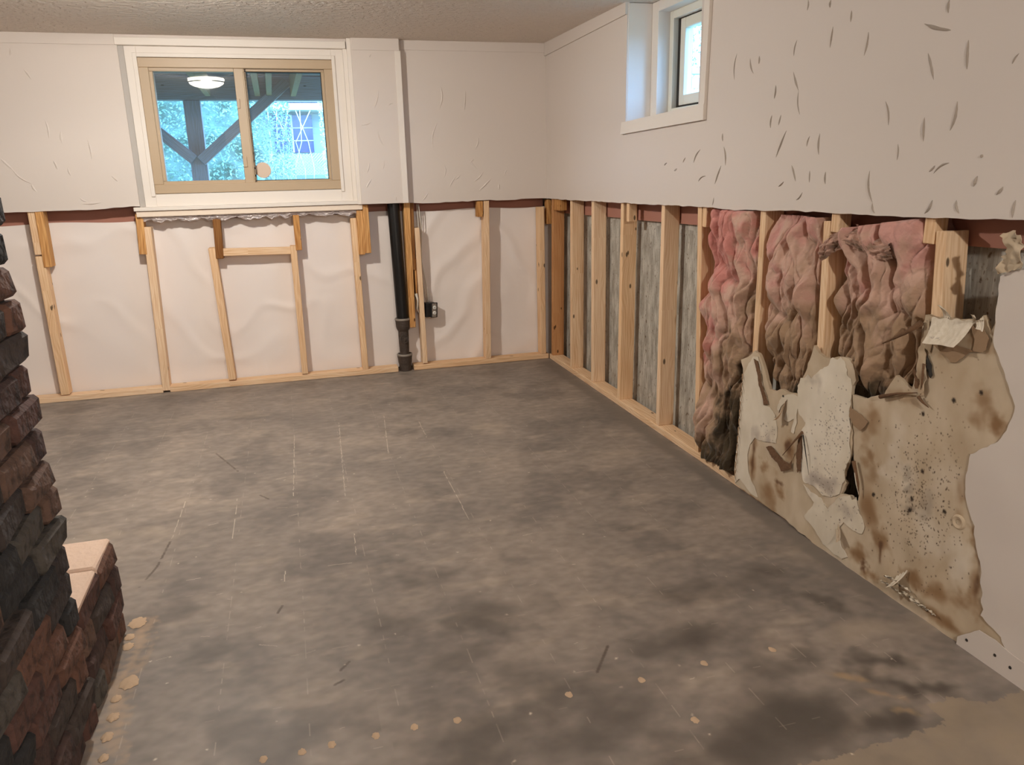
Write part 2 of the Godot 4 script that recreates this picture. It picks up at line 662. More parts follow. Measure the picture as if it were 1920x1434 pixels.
func floor_image() -> Image:
	var img := Image.create(400, 450, false, Image.FORMAT_RGBA8)
	var a := noise(0.013, 31, 5)
	var b := noise(0.05, 32, 4)
	var c := noise(0.14, 33, 3)
	for y in 450:
		for x in 400:
			var t := 0.5 + a.get_noise_2d(x, y) * 0.9 + b.get_noise_2d(x * 0.8, y * 1.0) * 0.5
			var col := c8(126, 116, 108).lerp(c8(146, 133, 122), clampf(t, 0.0, 1.0))
			var w := smoothstep(0.18, 0.5, b.get_noise_2d(x * 0.55 + 900.0, y * 1.3))
			col = col.lerp(c8(170, 153, 136), w * 0.35)
			var k := smoothstep(0.05, 0.45, a.get_noise_2d(x * 1.6 + 500.0, y * 1.6))
			col = col.lerp(c8(106, 98, 92), k * 0.5)
			col *= 1.0 + c.get_noise_2d(x, y * 1.6) * 0.10
			col.a = 1.0
			img.set_pixel(x, y, col)
	img.resize(FW, FH, Image.INTERPOLATE_CUBIC)
	# dark stretches of old adhesive towards the near right
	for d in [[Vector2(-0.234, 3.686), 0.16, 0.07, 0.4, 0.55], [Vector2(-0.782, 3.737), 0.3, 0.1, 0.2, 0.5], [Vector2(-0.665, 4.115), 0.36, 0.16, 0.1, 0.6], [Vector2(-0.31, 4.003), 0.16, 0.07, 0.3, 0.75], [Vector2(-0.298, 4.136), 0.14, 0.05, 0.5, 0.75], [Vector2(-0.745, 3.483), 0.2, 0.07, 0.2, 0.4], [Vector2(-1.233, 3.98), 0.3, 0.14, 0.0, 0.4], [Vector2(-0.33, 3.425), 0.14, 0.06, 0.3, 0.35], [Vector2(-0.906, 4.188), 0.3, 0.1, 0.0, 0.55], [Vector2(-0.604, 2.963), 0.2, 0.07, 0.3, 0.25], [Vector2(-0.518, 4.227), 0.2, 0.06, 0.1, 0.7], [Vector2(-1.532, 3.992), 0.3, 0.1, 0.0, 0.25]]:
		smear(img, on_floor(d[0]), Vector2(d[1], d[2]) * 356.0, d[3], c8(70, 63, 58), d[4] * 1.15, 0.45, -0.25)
	# near floor: its dimmer light put into the colour as broad dark smears
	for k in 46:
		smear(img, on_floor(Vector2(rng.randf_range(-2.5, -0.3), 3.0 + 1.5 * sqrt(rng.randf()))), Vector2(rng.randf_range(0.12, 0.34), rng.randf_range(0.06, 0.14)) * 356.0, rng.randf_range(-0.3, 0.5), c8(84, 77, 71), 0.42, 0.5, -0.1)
	# paler worn stretches
	for d in [[Vector2(0.281, 1.449), 0.35, 0.05, 0.25], [Vector2(-0.285, 2.149), 0.3, 0.08, 0.2], [Vector2(-2.338, 0.733), 0.4, 0.08, 0.2], [Vector2(-2.624, 2.338), 0.25, 0.08, 0.4], [Vector2(-1.538, 1.533), 0.3, 0.07, 0.2], [Vector2(-0.916, 1.462), 0.2, 0.05, 0.35], [Vector2(-0.087, 3.236), 0.1, 0.3, 0.25], [Vector2(-0.193, 3.865), 0.3, 0.07, 0.35], [Vector2(0.356, 1.223), 0.06, 0.2, 0.25], [Vector2(-2.646, 1.407), 0.3, 0.06, 0.3]]:
		smear(img, on_floor(d[0]), Vector2(d[1], d[2]) * 356.0, 0.1, c8(176, 158, 138), d[3] * 1.2, 0.5, -0.2)
	# the strip where the wall lining stood: clean grey along the right plate, pale along the back plate
	for k in 40:
		var z := 0.15 + k * 0.09
		smear(img, on_floor(Vector2(-0.055, z)), Vector2(0.065, 0.1) * 356.0, 0.0, c8(116, 107, 99), 0.75, 0.12)
	for k in 40:
		smear(img, on_floor(Vector2(-0.2 - k * 0.1, 0.05)), Vector2(0.1, 0.05) * 356.0, 0.0, c8(164, 155, 142), 0.3, 0.3)
	# bare tan slab in the near right corner
	var bare := points([-0.974, 4.298, -0.569, 4.288, -0.468, 4.285, -0.329, 4.272, -0.328, 4.203, -0.229, 4.197, -0.171, 4.248, -0.011, 4.228, 0.026, 4.333, -0.347, 4.639, -1.049, 4.422])
	for y in range(int(on_floor(Vector2(0, 4.05)).y), FH):
		for x in range(int(on_floor(Vector2(-1.3, 0)).x), FW):
			var p := Vector2(FX0 + (x + 0.5) / FW * (FX1 - FX0), FZ0 + (y + 0.5) / FH * (FZ1 - FZ0))
			var q := p + Vector2(b.get_noise_2d(x, y), c.get_noise_2d(x * 0.5, y * 0.5)) * 0.015
			if Geometry2D.is_point_in_polygon(q, bare):
				img.set_pixel(x, y, img.get_pixel(x, y).lerp(c8(148, 132, 113), 0.75 + b.get_noise_2d(x * 0.4, y * 0.4) * 0.3))
	for d in [[Vector2(-0.45, 4.038), 0.08, 0.02, 0.6], [Vector2(-0.413, 4.124), 0.09, 0.018, 0.5], [Vector2(-0.406, 4.197), 0.06, 0.02, 0.5]]:
		smear(img, on_floor(d[0]), Vector2(d[1], d[2]) * 356.0, 0.7, c8(168, 138, 102), d[3], 0.5, 0.0)
	# sandy dust along the foot of the brickwork
	for k in 16:
		smear(img, on_floor(Vector2(-2.475 + rng.randf_range(-0.01, 0.02), 3.1 + k * 0.06)), Vector2(0.05, 0.06) * 356.0, 0.0, c8(178, 148, 120), 0.55, 0.6, 0.0)
	# ghost of the tile grid, 24 cm
	for i in 17:
		var x := -4.13 + i * 0.241
		scratch(img, on_floor(Vector2(x, 0.25)), on_floor(Vector2(x + 0.01, 4.2)), 0, c8(206, 190, 172), 0.4, 0.62)
	for i in 19:
		var z := 0.3 + i * 0.241
		scratch(img, on_floor(Vector2(-4.2, z)), on_floor(Vector2(-0.1, z)), 0, c8(206, 190, 172), 0.32, 0.86)
	# the scratches one can point at
	for s in [[Vector2(-1.955, 1.242), Vector2(-1.973, 2.152)], [Vector2(-1.695, 1.076), Vector2(-1.743, 2.23)], [Vector2(-2.45, 2.053), Vector2(-2.461, 2.444)], [Vector2(-2.222, 2.099), Vector2(-2.219, 2.525)], [Vector2(-1.239, 1.241), Vector2(-1.243, 1.543)], [Vector2(-1.251, 2.051), Vector2(-1.255, 2.663)], [Vector2(-1.745, 2.827), Vector2(-1.737, 2.635)], [Vector2(-2.016, 2.953), Vector2(-2.012, 2.871)], [Vector2(-1.854, 2.88), Vector2(-1.766, 2.887)], [Vector2(-2.363, 2.831), Vector2(-2.311, 2.827)], [Vector2(-2.328, 2.358), Vector2(-2.286, 2.344)], [Vector2(-1.423, 1.063), Vector2(-1.481, 1.73)]]:
		scratch(img, on_floor(s[0]), on_floor(s[1]), 0, c8(232, 214, 192), 0.75, 0.15)
	for s in [[Vector2(-2.461, 2.444), Vector2(-2.484, 2.681), 1], [Vector2(-2.484, 2.681), Vector2(-2.525, 2.833), 1], [Vector2(-2.365, 1.42), Vector2(-2.235, 1.74), 1], [Vector2(-2.123, 2.088), Vector2(-2.08, 2.154), 1], [Vector2(-1.849, 3.605), Vector2(-1.88, 3.621), 1], [Vector2(-1.826, 3.518), Vector2(-1.87, 3.572), 1], [Vector2(-1.128, 3.795), Vector2(-1.046, 3.681), 1], [Vector2(-2.022, 3.122), Vector2(-2.039, 3.169), 1]]:
		scratch(img, on_floor(s[0]), on_floor(s[1]), s[2], c8(92, 80, 72), 0.5, 0.1)
	for k in 150:
		var p := Vector2(rng.randf_range(-3.9, -0.2), rng.randf_range(0.2, 4.0))
		var l := rng.randf_range(0.01, 0.07)
		var ang := rng.randf_range(-0.5, 0.5)
		scratch(img, on_floor(p), on_floor(p + Vector2(cos(ang), sin(ang)) * l), 0, c8(226, 208, 186), rng.randf_range(0.25, 0.65), 0.3)
	for k in 170:
		var p := Vector2(rng.randf_range(-3.9, -0.2), rng.randf_range(0.3, 4.4))
		smear(img, on_floor(p), Vector2(rng.randf_range(1.2, 3.5), rng.randf_range(1.0, 2.2)), rng.randf() * 3.0, c8(230, 212, 188), rng.randf_range(0.3, 0.8), 0.4)
	img.convert(Image.FORMAT_RGB8)
	return img


func wavy(pts: Array, step: float, amount: float) -> PackedVector2Array:
	var out := PackedVector2Array()
	for i in pts.size() - 1:
		var a: Vector2 = pts[i]
		var b: Vector2 = pts[i + 1]
		var n := maxi(1, int(a.distance_to(b) / step))
		for k in n:
			out.append(a.lerp(b, float(k) / n) + Vector2(0, rng.randf_range(-amount, amount)))
	out.append(pts[pts.size() - 1])
	return out


func shell() -> void:
	# floor
	var st := begin()
	var fl := setting("floor")
	for t in [[-5.2, FX0, -0.3, 8.0], [FX1, 0.4, -0.3, 8.0], [FX0, FX1, -0.3, FZ0], [FX0, FX1, FZ1, 8.0], [FX0, FX1, FZ0, FZ1]]:
		for c in [[t[0], t[2]], [t[1], t[2]], [t[1], t[3]], [t[0], t[2]], [t[1], t[3]], [t[0], t[3]]]:
			st.set_uv(Vector2((c[0] - FX0) / (FX1 - FX0), (c[1] - FZ0) / (FZ1 - FZ0)))
			st.add_vertex(Vector3(c[0], 0, c[1]))
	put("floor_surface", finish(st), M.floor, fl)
	block("slab", Vector3(-5.2, -0.2, -0.3), Vector3(0.4, -0.004, 8.0), M.foundation, fl)
	# ceiling
	block("ceiling", Vector3(-5.2, CEIL, -0.3), Vector3(0.4, CEIL + 0.2, 8.0), M.ceiling).set_meta("kind", "structure")
	# the two walls behind the viewpoint and to its left
	block("wall_left", Vector3(-5.4, 0, -0.3), Vector3(-5.2, CEIL, 8.0), M.paint).set_meta("kind", "structure")
	block("wall_front", Vector3(-5.2, 0, 8.0), Vector3(0.4, CEIL, 8.2), M.paint).set_meta("kind", "structure")

	# ---- back wall: foundation with the window let in, plaster above the cut
	var wb := setting("wall_back")
	var zf := -0.15
	block("foundation", Vector3(-5.4, -0.2, zf - 0.15), Vector3(-2.70, CEIL + 0.2, zf), M.foundation, wb)
	block("foundation", Vector3(-1.49, -0.2, zf - 0.15), Vector3(0.4, CEIL + 0.2, zf), M.foundation, wb)
	block("foundation", Vector3(-2.70, -0.2, zf - 0.15), Vector3(-1.49, 1.33, zf), M.foundation, wb)
	block("foundation", Vector3(-2.70, 2.165, zf - 0.15), Vector3(-1.49, CEIL + 0.2, zf), M.foundation, wb)
	block("red_board", Vector3(-5.2, 1.142, -0.149), Vector3(-0.001, 1.32, -0.118), M.red_board, wb)
	var cut := wavy([Vector2(-5.2, 1.25), Vector2(-3.6, 1.246), Vector2(-3.1, 1.246), Vector2(-2.84, 1.258), Vector2(-2.79, 1.258)], 0.05, 0.002)
	cut.append_array([Vector2(-2.79, CEIL), Vector2(-5.2, CEIL)])
	put("plasterboard", sheet(cut, 2, 0.0127, 0.0127), M.paint, wb)
	cut = wavy([Vector2(-1.06, 1.228), Vector2(-0.9, 1.218), Vector2(-0.45, 1.224), Vector2(-0.3, 1.222), Vector2(-0.11, 1.226), Vector2(0.0, 1.222)], 0.04, 0.003)
	cut.append_array([Vector2(0.0, CEIL), Vector2(-1.06, CEIL)])
	put("plasterboard", sheet(cut, 2, 0.0127, 0.0127), M.paint, wb)
	block("batten", Vector3(-5.2, 2.228, 0.0127), Vector3(-2.80, CEIL, 0.019), M.paint, wb)
	block("batten", Vector3(-1.04, 2.228, 0.0127), Vector3(-0.013, CEIL, 0.018), M.paint, wb)
	block("plasterboard", Vector3(-2.79, 2.268, 0.0), Vector3(-1.40, CEIL, 0.0127), M.paint, wb, 0.0005)
	# boxed-in chase right of the window
	block("boxed_chase", Vector3(-1.375, 1.226, 0.0), Vector3(-1.055, CEIL, 0.066), M.paint, wb)
	block("batten", Vector3(-1.372, 2.215, 0.066), Vector3(-1.058, CEIL, 0.074), M.paint, wb)
	block("corner_bead", Vector3(-1.09, 1.226, 0.066), Vector3(-1.050, 2.215, 0.073), M.paint_trim, wb)
	block("corner_bead", Vector3(-1.400, 1.226, 0.0), Vector3(-1.372, CEIL, 0.050), M.paint_trim, wb)
	var rs := begin()
	for s in [[Vector2(-3.54, 1.576), Vector2(-3.48, 1.502)], [Vector2(-3.491, 1.522), Vector2(-3.385, 1.414)], [Vector2(-3.253, 1.792), Vector2(-3.25, 1.683)], [Vector2(-3.173, 1.506), Vector2(-3.162, 1.457)], [Vector2(-3.249, 1.555), Vector2(-3.234, 1.497)], [Vector2(-3.035, 1.674), Vector2(-3.029, 1.551)], [Vector2(-3.177, 1.729), Vector2(-3.18, 1.65)], [Vector2(-3.375, 2.202), Vector2(-3.383, 2.158)], [Vector2(-3.134, 1.325), Vector2(-3.092, 1.297)], [Vector2(-2.929, 1.451), Vector2(-2.897, 1.417)], [Vector2(-3.391, 1.414), Vector2(-3.369, 1.365)], [Vector2(-3.124, 1.285), Vector2(-3.015, 1.288)], [Vector2(-3.324, 2.083), Vector2(-3.291, 2.023)], [Vector2(-0.778, 2.007), Vector2(-0.792, 1.85)], [Vector2(-0.808, 1.762), Vector2(-0.847, 1.584)], [Vector2(-0.52, 1.66), Vector2(-0.547, 1.58)], [Vector2(-0.775, 1.482), Vector2(-0.779, 1.394)], [Vector2(-0.69, 1.399), Vector2(-0.744, 1.319)], [Vector2(-0.493, 1.424), Vector2(-0.562, 1.359)], [Vector2(-0.435, 1.375), Vector2(-0.525, 1.295)], [Vector2(-0.313, 1.435), Vector2(-0.334, 1.398)], [Vector2(-0.614, 1.839), Vector2(-0.601, 1.973)], [Vector2(-0.9, 1.287), Vector2(-0.941, 1.236)], [Vector2(-0.588, 1.507), Vector2(-0.532, 1.44)], [Vector2(-0.376, 1.336), Vector2(-0.373, 1.294)], [Vector2(-0.662, 1.406), Vector2(-0.703, 1.377)], [Vector2(-0.557, 1.514), Vector2(-0.589, 1.489)]]:
		ridge(rs, Vector3(s[0].x, s[0].y, 0.0125), Vector3(s[1].x, s[1].y, 0.0125), Vector3(0, 0, 1), rng.randf_range(0.004, 0.008), rng.randf_range(0.003, 0.006))
	for s in [[Vector2(-1.209, 1.971), Vector2(-1.246, 1.851)], [Vector2(-1.343, 1.748), Vector2(-1.27, 1.765)], [Vector2(-1.233, 1.713), Vector2(-1.197, 1.607)], [Vector2(-1.202, 1.519), Vector2(-1.214, 1.454)], [Vector2(-1.295, 1.395), Vector2(-1.336, 1.335)], [Vector2(-1.306, 1.503), Vector2(-1.326, 1.432)], [Vector2(-1.117, 1.886), Vector2(-1.154, 1.868)], [Vector2(-1.259, 2.172), Vector2(-1.244, 2.193)], [Vector2(-1.136, 1.272), Vector2(-1.134, 1.242)]]:
		ridge(rs, Vector3(s[0].x, s[0].y, 0.0655), Vector3(s[1].x, s[1].y, 0.0655), Vector3(0, 0, 1), rng.randf_range(0.004, 0.008), rng.randf_range(0.003, 0.005))
	put("plaster_ridges", finish(rs), M.ridge, wb).set_meta("kind", "stuff")

	# ---- right wall: board-marked concrete, plaster above the cut with the deep window
	var wr := setting("wall_right")
	block("concrete", Vector3(0.125, -0.2, zf), Vector3(0.4, 1.62, 1.42), M.concrete, wr)
	block("concrete", Vector3(0.125, -0.2, 1.42), Vector3(0.4, 1.60, 2.227), M.concrete, wr)
	block("concrete", Vector3(0.125, -0.2, 2.227), Vector3(0.4, 1.62, 8.0), M.concrete, wr)
	block("foundation", Vector3(0.125, 1.62, zf), Vector3(0.4, CEIL, 1.40), M.foundation, wr)
	block("foundation", Vector3(0.125, 1.62, 2.25), Vector3(0.4, CEIL, 8.0), M.foundation, wr)
	for r in [[0.0, 1.2, 1.114, 1.134], [1.2, 2.6, 1.130, 1.155], [2.6, 4.6, 1.155, 1.20]]:
		var poly := PackedVector2Array([Vector2(r[0], r[2]), Vector2(r[1], r[3]), Vector2(r[1], 1.5), Vector2(r[0], 1.5)])
		put("red_board", sheet(poly, 0, 0.10, 0.024), M.red_board, wr)
	cut = wavy([Vector2(0.0127, 1.222), Vector2(0.5, 1.226), Vector2(1.6, 1.238), Vector2(2.4, 1.247), Vector2(2.55, 1.243), Vector2(3.0, 1.258), Vector2(3.33, 1.262), Vector2(3.7, 1.266), Vector2(4.0, 1.276), Vector2(4.75, 1.29)], 0.04, 0.0025)
	cut.append_array([Vector2(4.75, 0.0), Vector2(8.0, 0.0), Vector2(8.0, CEIL), Vector2(2.235, CEIL), Vector2(2.235, 1.655), Vector2(1.42, 1.655), Vector2(1.42, CEIL), Vector2(0.0127, CEIL)])
	put("plasterboard", sheet(cut, 0, -0.0127, 0.0127), M.paint, wr)
	var bat := PackedVector2Array([Vector2(0.02, 2.205), Vector2(1.42, 2.23), Vector2(1.42, CEIL), Vector2(0.02, CEIL)])
	put("batten", sheet(bat, 0, -0.024, 0.011), M.paint, wr)
	rs = begin()
	for s in [points([2.546, 1.882, 2.536, 1.779]), points([2.649, 1.849, 2.678, 1.788]), points([2.713, 1.85, 2.713, 1.82]), points([2.955, 1.873, 2.942, 1.82]), points([3.156, 1.886, 3.148, 1.819]), points([3.005, 1.999, 3.003, 1.964]), points([3.133, 1.974, 3.131, 1.95]), points([3.245, 1.921, 3.245, 1.885]), points([3.337, 1.84, 3.325, 1.77]), points([2.946, 1.764, 2.986, 1.694]), points([2.986, 1.694, 3.003, 1.609]), points([2.839, 1.728, 2.834, 1.679]), points([2.826, 1.619, 2.821, 1.571]), points([2.886, 1.616, 2.873, 1.578]), points([2.927, 1.556, 2.87, 1.458]), points([3.073, 1.53, 3.059, 1.493]), points([3.13, 1.536, 3.133, 1.462]), points([2.976, 1.427, 3.007, 1.368]), points([3.088, 1.407, 3.09, 1.365]), points([3.179, 1.403, 3.182, 1.36]), points([2.272, 1.506, 2.212, 1.447]), points([2.331, 1.387, 2.264, 1.362]), points([2.477, 1.511, 2.497, 1.432]), points([2.462, 1.432, 2.415, 1.352]), points([2.411, 1.293, 2.4, 1.257]), points([3.446, 1.619, 3.469, 1.545]), points([3.576, 1.825, 3.68, 1.791]), points([3.603, 1.74, 3.636, 1.663]), points([3.747, 1.755, 3.754, 1.678]), points([3.734, 1.595, 3.72, 1.516]), points([3.617, 1.559, 3.623, 1.49]), points([3.732, 1.426, 3.677, 1.396]), points([3.404, 1.405, 3.431, 1.303]), points([3.431, 1.303, 3.446, 1.269]), points([3.774, 1.321, 3.79, 1.284]), points([3.97, 1.327, 3.967, 1.281]), points([3.846, 1.446, 3.84, 1.439]), points([3.925, 1.361, 3.907, 1.339]), points([3.685, 1.319, 3.66, 1.278]), points([3.661, 1.874, 3.663, 1.839]), points([3.68, 1.419, 3.658, 1.401]), points([2.132, 1.473, 2.107, 1.449]), points([1.939, 1.451, 1.91, 1.438]), points([2.049, 1.422, 2.016, 1.412]), points([2.462, 1.568, 2.466, 1.534]), points([3.9, 1.674, 3.917, 1.698]), points([2.933, 1.367, 2.9, 1.347]), points([3.054, 1.329, 3.018, 1.299]), points([3.837, 1.389, 3.828, 1.36]), points([3.519, 1.486, 3.522, 1.437])]:
		ridge(rs, Vector3(-0.0125, s[0].y, s[0].x), Vector3(-0.0125, s[1].y, s[1].x), Vector3(-1, 0, 0), rng.randf_range(0.0026, 0.0055), rng.randf_range(0.003, 0.006))
	put("plaster_ridges", finish(rs), M.dusty_shaded_ridge, wr).set_meta("kind", "stuff")


func frame(called: String, lo: Vector2, hi: Vector2, w: float, z0: float, z1: float, material: Material, parent: Node) -> void:
	# four mitre-less bars round a rectangle in the back wall's plane
	var st := begin()
	add_box(st, Vector3((lo.x + hi.x) / 2, lo.y + w / 2, (z0 + z1) / 2), Vector3(hi.x - lo.x, w, z1 - z0), 0.003)
	add_box(st, Vector3((lo.x + hi.x) / 2, hi.y - w / 2, (z0 + z1) / 2), Vector3(hi.x - lo.x, w, z1 - z0), 0.003)
	add_box(st, Vector3(lo.x + w / 2, (lo.y + hi.y) / 2, (z0 + z1) / 2), Vector3(w, hi.y - lo.y - 2 * w, z1 - z0), 0.003)
	add_box(st, Vector3(hi.x - w / 2, (lo.y + hi.y) / 2, (z0 + z1) / 2), Vector3(w, hi.y - lo.y - 2 * w, z1 - z0), 0.003)
	put(called, finish(st), material, parent)


func window_back() -> void:
	var w := setting("window_1")
	# flat white casing set back behind the plaster, head trim and stool
	block("casing", Vector3(-2.80, 1.235, -0.04), Vector3(-2.69, 2.27, -0.018), M.paint_trim, w)
	block("casing", Vector3(-1.50, 1.235, -0.04), Vector3(-1.385, 2.27, -0.018), M.paint_trim, w)
	block("casing", Vector3(-2.69, 2.165, -0.04), Vector3(-1.50, 2.27, -0.018), M.paint_trim, w)
	block("casing", Vector3(-2.69, 1.235, -0.04), Vector3(-1.50, 1.33, -0.018), M.paint_trim, w)
	block("casing_bead", Vector3(-2.715, 1.315, -0.018), Vector3(-2.69, 2.19, -0.008), M.paint_trim, w)
	block("casing_bead", Vector3(-1.50, 1.315, -0.018), Vector3(-1.478, 2.19, -0.008), M.paint_trim, w)
	block("casing_bead", Vector3(-2.69, 2.165, -0.018), Vector3(-1.50, 2.19, -0.008), M.paint_trim, w)
	block("head_trim", Vector3(-2.80, 2.228, -0.018), Vector3(-1.405, 2.272, 0.03), M.paint_trim, w)
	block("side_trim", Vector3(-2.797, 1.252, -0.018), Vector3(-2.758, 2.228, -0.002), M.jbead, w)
	block("side_trim", Vector3(-1.425, 1.25, -0.018), Vector3(-1.398, 2.228, 0.02), M.paint_trim, w)
	block("stool", Vector3(-2.825, 1.228, -0.05), Vector3(-1.368, 1.252, 0.045), M.paint_trim, w)
	block("stool", Vector3(-2.815, 1.190, -0.05), Vector3(-1.368, 1.226, 0.030), M.cream, w)
	frame("window_frame", Vector2(-2.69, 1.332), Vector2(-1.497, 2.163), 0.058, -0.11, -0.012, M.vinyl, w)
	frame("sash", Vector2(-2.636, 1.386), Vector2(-2.06, 2.108), 0.024, -0.085, -0.03, M.vinyl, w)
	frame("sash", Vector2(-2.07, 1.380), Vector2(-1.553, 2.110), 0.020, -0.105, -0.05, M.vinyl, w)
	block("meeting_stile", Vector3(-2.125, 1.388, -0.10), Vector3(-2.068, 2.106, -0.026), M.vinyl, w)
	frame("gasket", Vector2(-2.640, 1.383), Vector2(-2.12, 2.112), 0.006, -0.08, -0.028, M.gasket, w)
	frame("gasket", Vector2(-2.066, 1.398), Vector2(-1.571, 2.092), 0.006, -0.09, -0.058, M.gasket, w)
	block("pane", Vector3(-2.615, 1.405, -0.070), Vector3(-2.11, 2.085, -0.066), M.glass, w, 0.0005)
	block("pane", Vector3(-2.07, 1.386, -0.092), Vector3(-1.553, 2.108, -0.088), M.glass, w, 0.0005)
	block("gasket", Vector3(-2.64, 2.108, -0.034), Vector3(-2.128, 2.114, -0.026), M.gasket, w, 0.0005)
	block("gasket", Vector3(-2.068, 1.392, -0.062), Vector3(-2.049, 2.104, -0.05), M.gasket, w, 0.0005)
	block("latch", Vector3(-2.125, 1.49, -0.03), Vector3(-2.10, 1.56, -0.018), M.vinyl, w)
	block("latch", Vector3(-2.125, 1.86, -0.03), Vector3(-2.105, 1.92, -0.018), M.vinyl, w)
	var disc := put("sticker", lathe(points([0.0, 0.0, 0.050, 0.0, 0.052, 0.002, 0.050, 0.004, 0.0, 0.004]), 28), M.sticker)
	disc.transform = Transform3D(Basis(Vector3.RIGHT, PI / 2), Vector3(-2.005, 1.468, -0.0875))
	tag(disc, "round beige disc stuck low on the right pane of the sliding window", "sticker")


func window_right() -> void:
	var w := setting("window_2")
	var y1 := CEIL - 0.002
	# stepped reveal: outer box at the wall, a jog, then the inner box up to the frame
	block("reveal", Vector3(-0.006, 1.64, 1.400), Vector3(0.135, y1, 1.422), M.paint_trim, w)
	block("reveal", Vector3(0.135, 1.66, 1.400), Vector3(0.27, y1, 1.495), M.paint_trim, w)
	block("reveal", Vector3(0.001, 1.64, 2.236), Vector3(0.27, y1, 2.25), M.paint_trim, w)
	block("reveal", Vector3(0.135, 2.235, 1.495), Vector3(0.27, y1, 2.227), M.paint_trim, w)
	var st := begin()
	var a := [Vector3(-0.012, 1.672, 1.42), Vector3(0.27, 1.742, 1.42), Vector3(0.27, 1.60, 1.42), Vector3(-0.012, 1.60, 1.42)]
	var b := []
	for p in a:
		b.append(p + Vector3(0, 0.0, 0.81))
	quad(st, a[0], a[1], b[1], b[0], Vector3.UP)
	quad(st, a[3], a[2], b[2], b[3], Vector3.DOWN)
	quad(st, a[0], a[3], b[3], b[0], Vector3.LEFT)
	quad(st, a[1], a[2], b[2], b[1], Vector3.RIGHT)
	quad(st, a[0], a[1], a[2], a[3], Vector3(0, 0, -1))
	quad(st, b[0], b[1], b[2], b[3], Vector3(0, 0, 1))
	put("sill", finish(st), M.paint_trim, w)
	var ap := PackedVector2Array([Vector2(1.387, 1.613), Vector2(2.315, 1.634), Vector2(2.315, 1.703), Vector2(1.40, 1.676)])
	put("apron", sheet(ap, 0, -0.030, 0.018), M.paint_trim, w)
	var sd := PackedVector2Array([Vector2(2.272, 1.70), Vector2(2.315, 1.70), Vector2(2.335, y1), Vector2(2.285, y1)])
	put("side_trim", sheet(sd, 0, -0.028, 0.016), M.paint_trim, w)
	# white casement: outer frame, recess, sash, pane
	var fx := 0.205
	var bars := func(called: String, z0: float, z1: float, ya: float, yb: float, wd: float, x0: float, x1: float, m: Material) -> void:
		var s := begin()
		add_box(s, Vector3((x0 + x1) / 2, (ya + yb) / 2, z0 + wd / 2), Vector3(x1 - x0, yb - ya, wd), 0.003)
		add_box(s, Vector3((x0 + x1) / 2, (ya + yb) / 2, z1 - wd / 2), Vector3(x1 - x0, yb - ya, wd), 0.003)
		add_box(s, Vector3((x0 + x1) / 2, ya + wd / 2, (z0 + z1) / 2), Vector3(x1 - x0, wd, z1 - z0 - 2 * wd), 0.003)
		add_box(s, Vector3((x0 + x1) / 2, yb - wd / 2, (z0 + z1) / 2), Vector3(x1 - x0, wd, z1 - z0 - 2 * wd), 0.003)
		put(called, finish(s), m, w)
	bars.call("window_frame", 1.495, 2.234, 1.70, 2.235, 0.040, fx, 0.31, M.vinyl_white)
	bars.call("gasket", 1.534, 2.196, 1.738, 2.196, 0.032, fx + 0.03, 0.29, M.gasket)
	bars.call("sash", 1.566, 2.168, 1.752, 2.19, 0.052, fx + 0.028, 0.28, M.vinyl_white)
	block("pane", Vector3(0.252, 1.802, 1.616), Vector3(0.256, 2.14, 2.12), M.glass, w, 0.0005)


func leaves(count: int, lo: Vector3, hi: Vector3, size: float) -> ArrayMesh:
	var st := begin()
	for k in count:
		var p := Vector3(rng.randf_range(lo.x, hi.x), rng.randf_range(lo.y, hi.y), rng.randf_range(lo.z, hi.z))
		var b := Basis.from_euler(Vector3(rng.randf_range(-1, 1), rng.randf() * TAU, rng.randf_range(-1, 1)))
		var s := size * rng.randf_range(0.6, 1.4)
		var tip := p + b * Vector3(0, 0, s)
		var l := p + b * Vector3(-s * 0.4, s * 0.08, 0)
		var r := p + b * Vector3(s * 0.4, s * 0.08, 0)
		tri(st, p + b * Vector3(0, 0, -s), l, r, b.y)
		tri(st, tip, l, r, b.y)
	return finish(st)


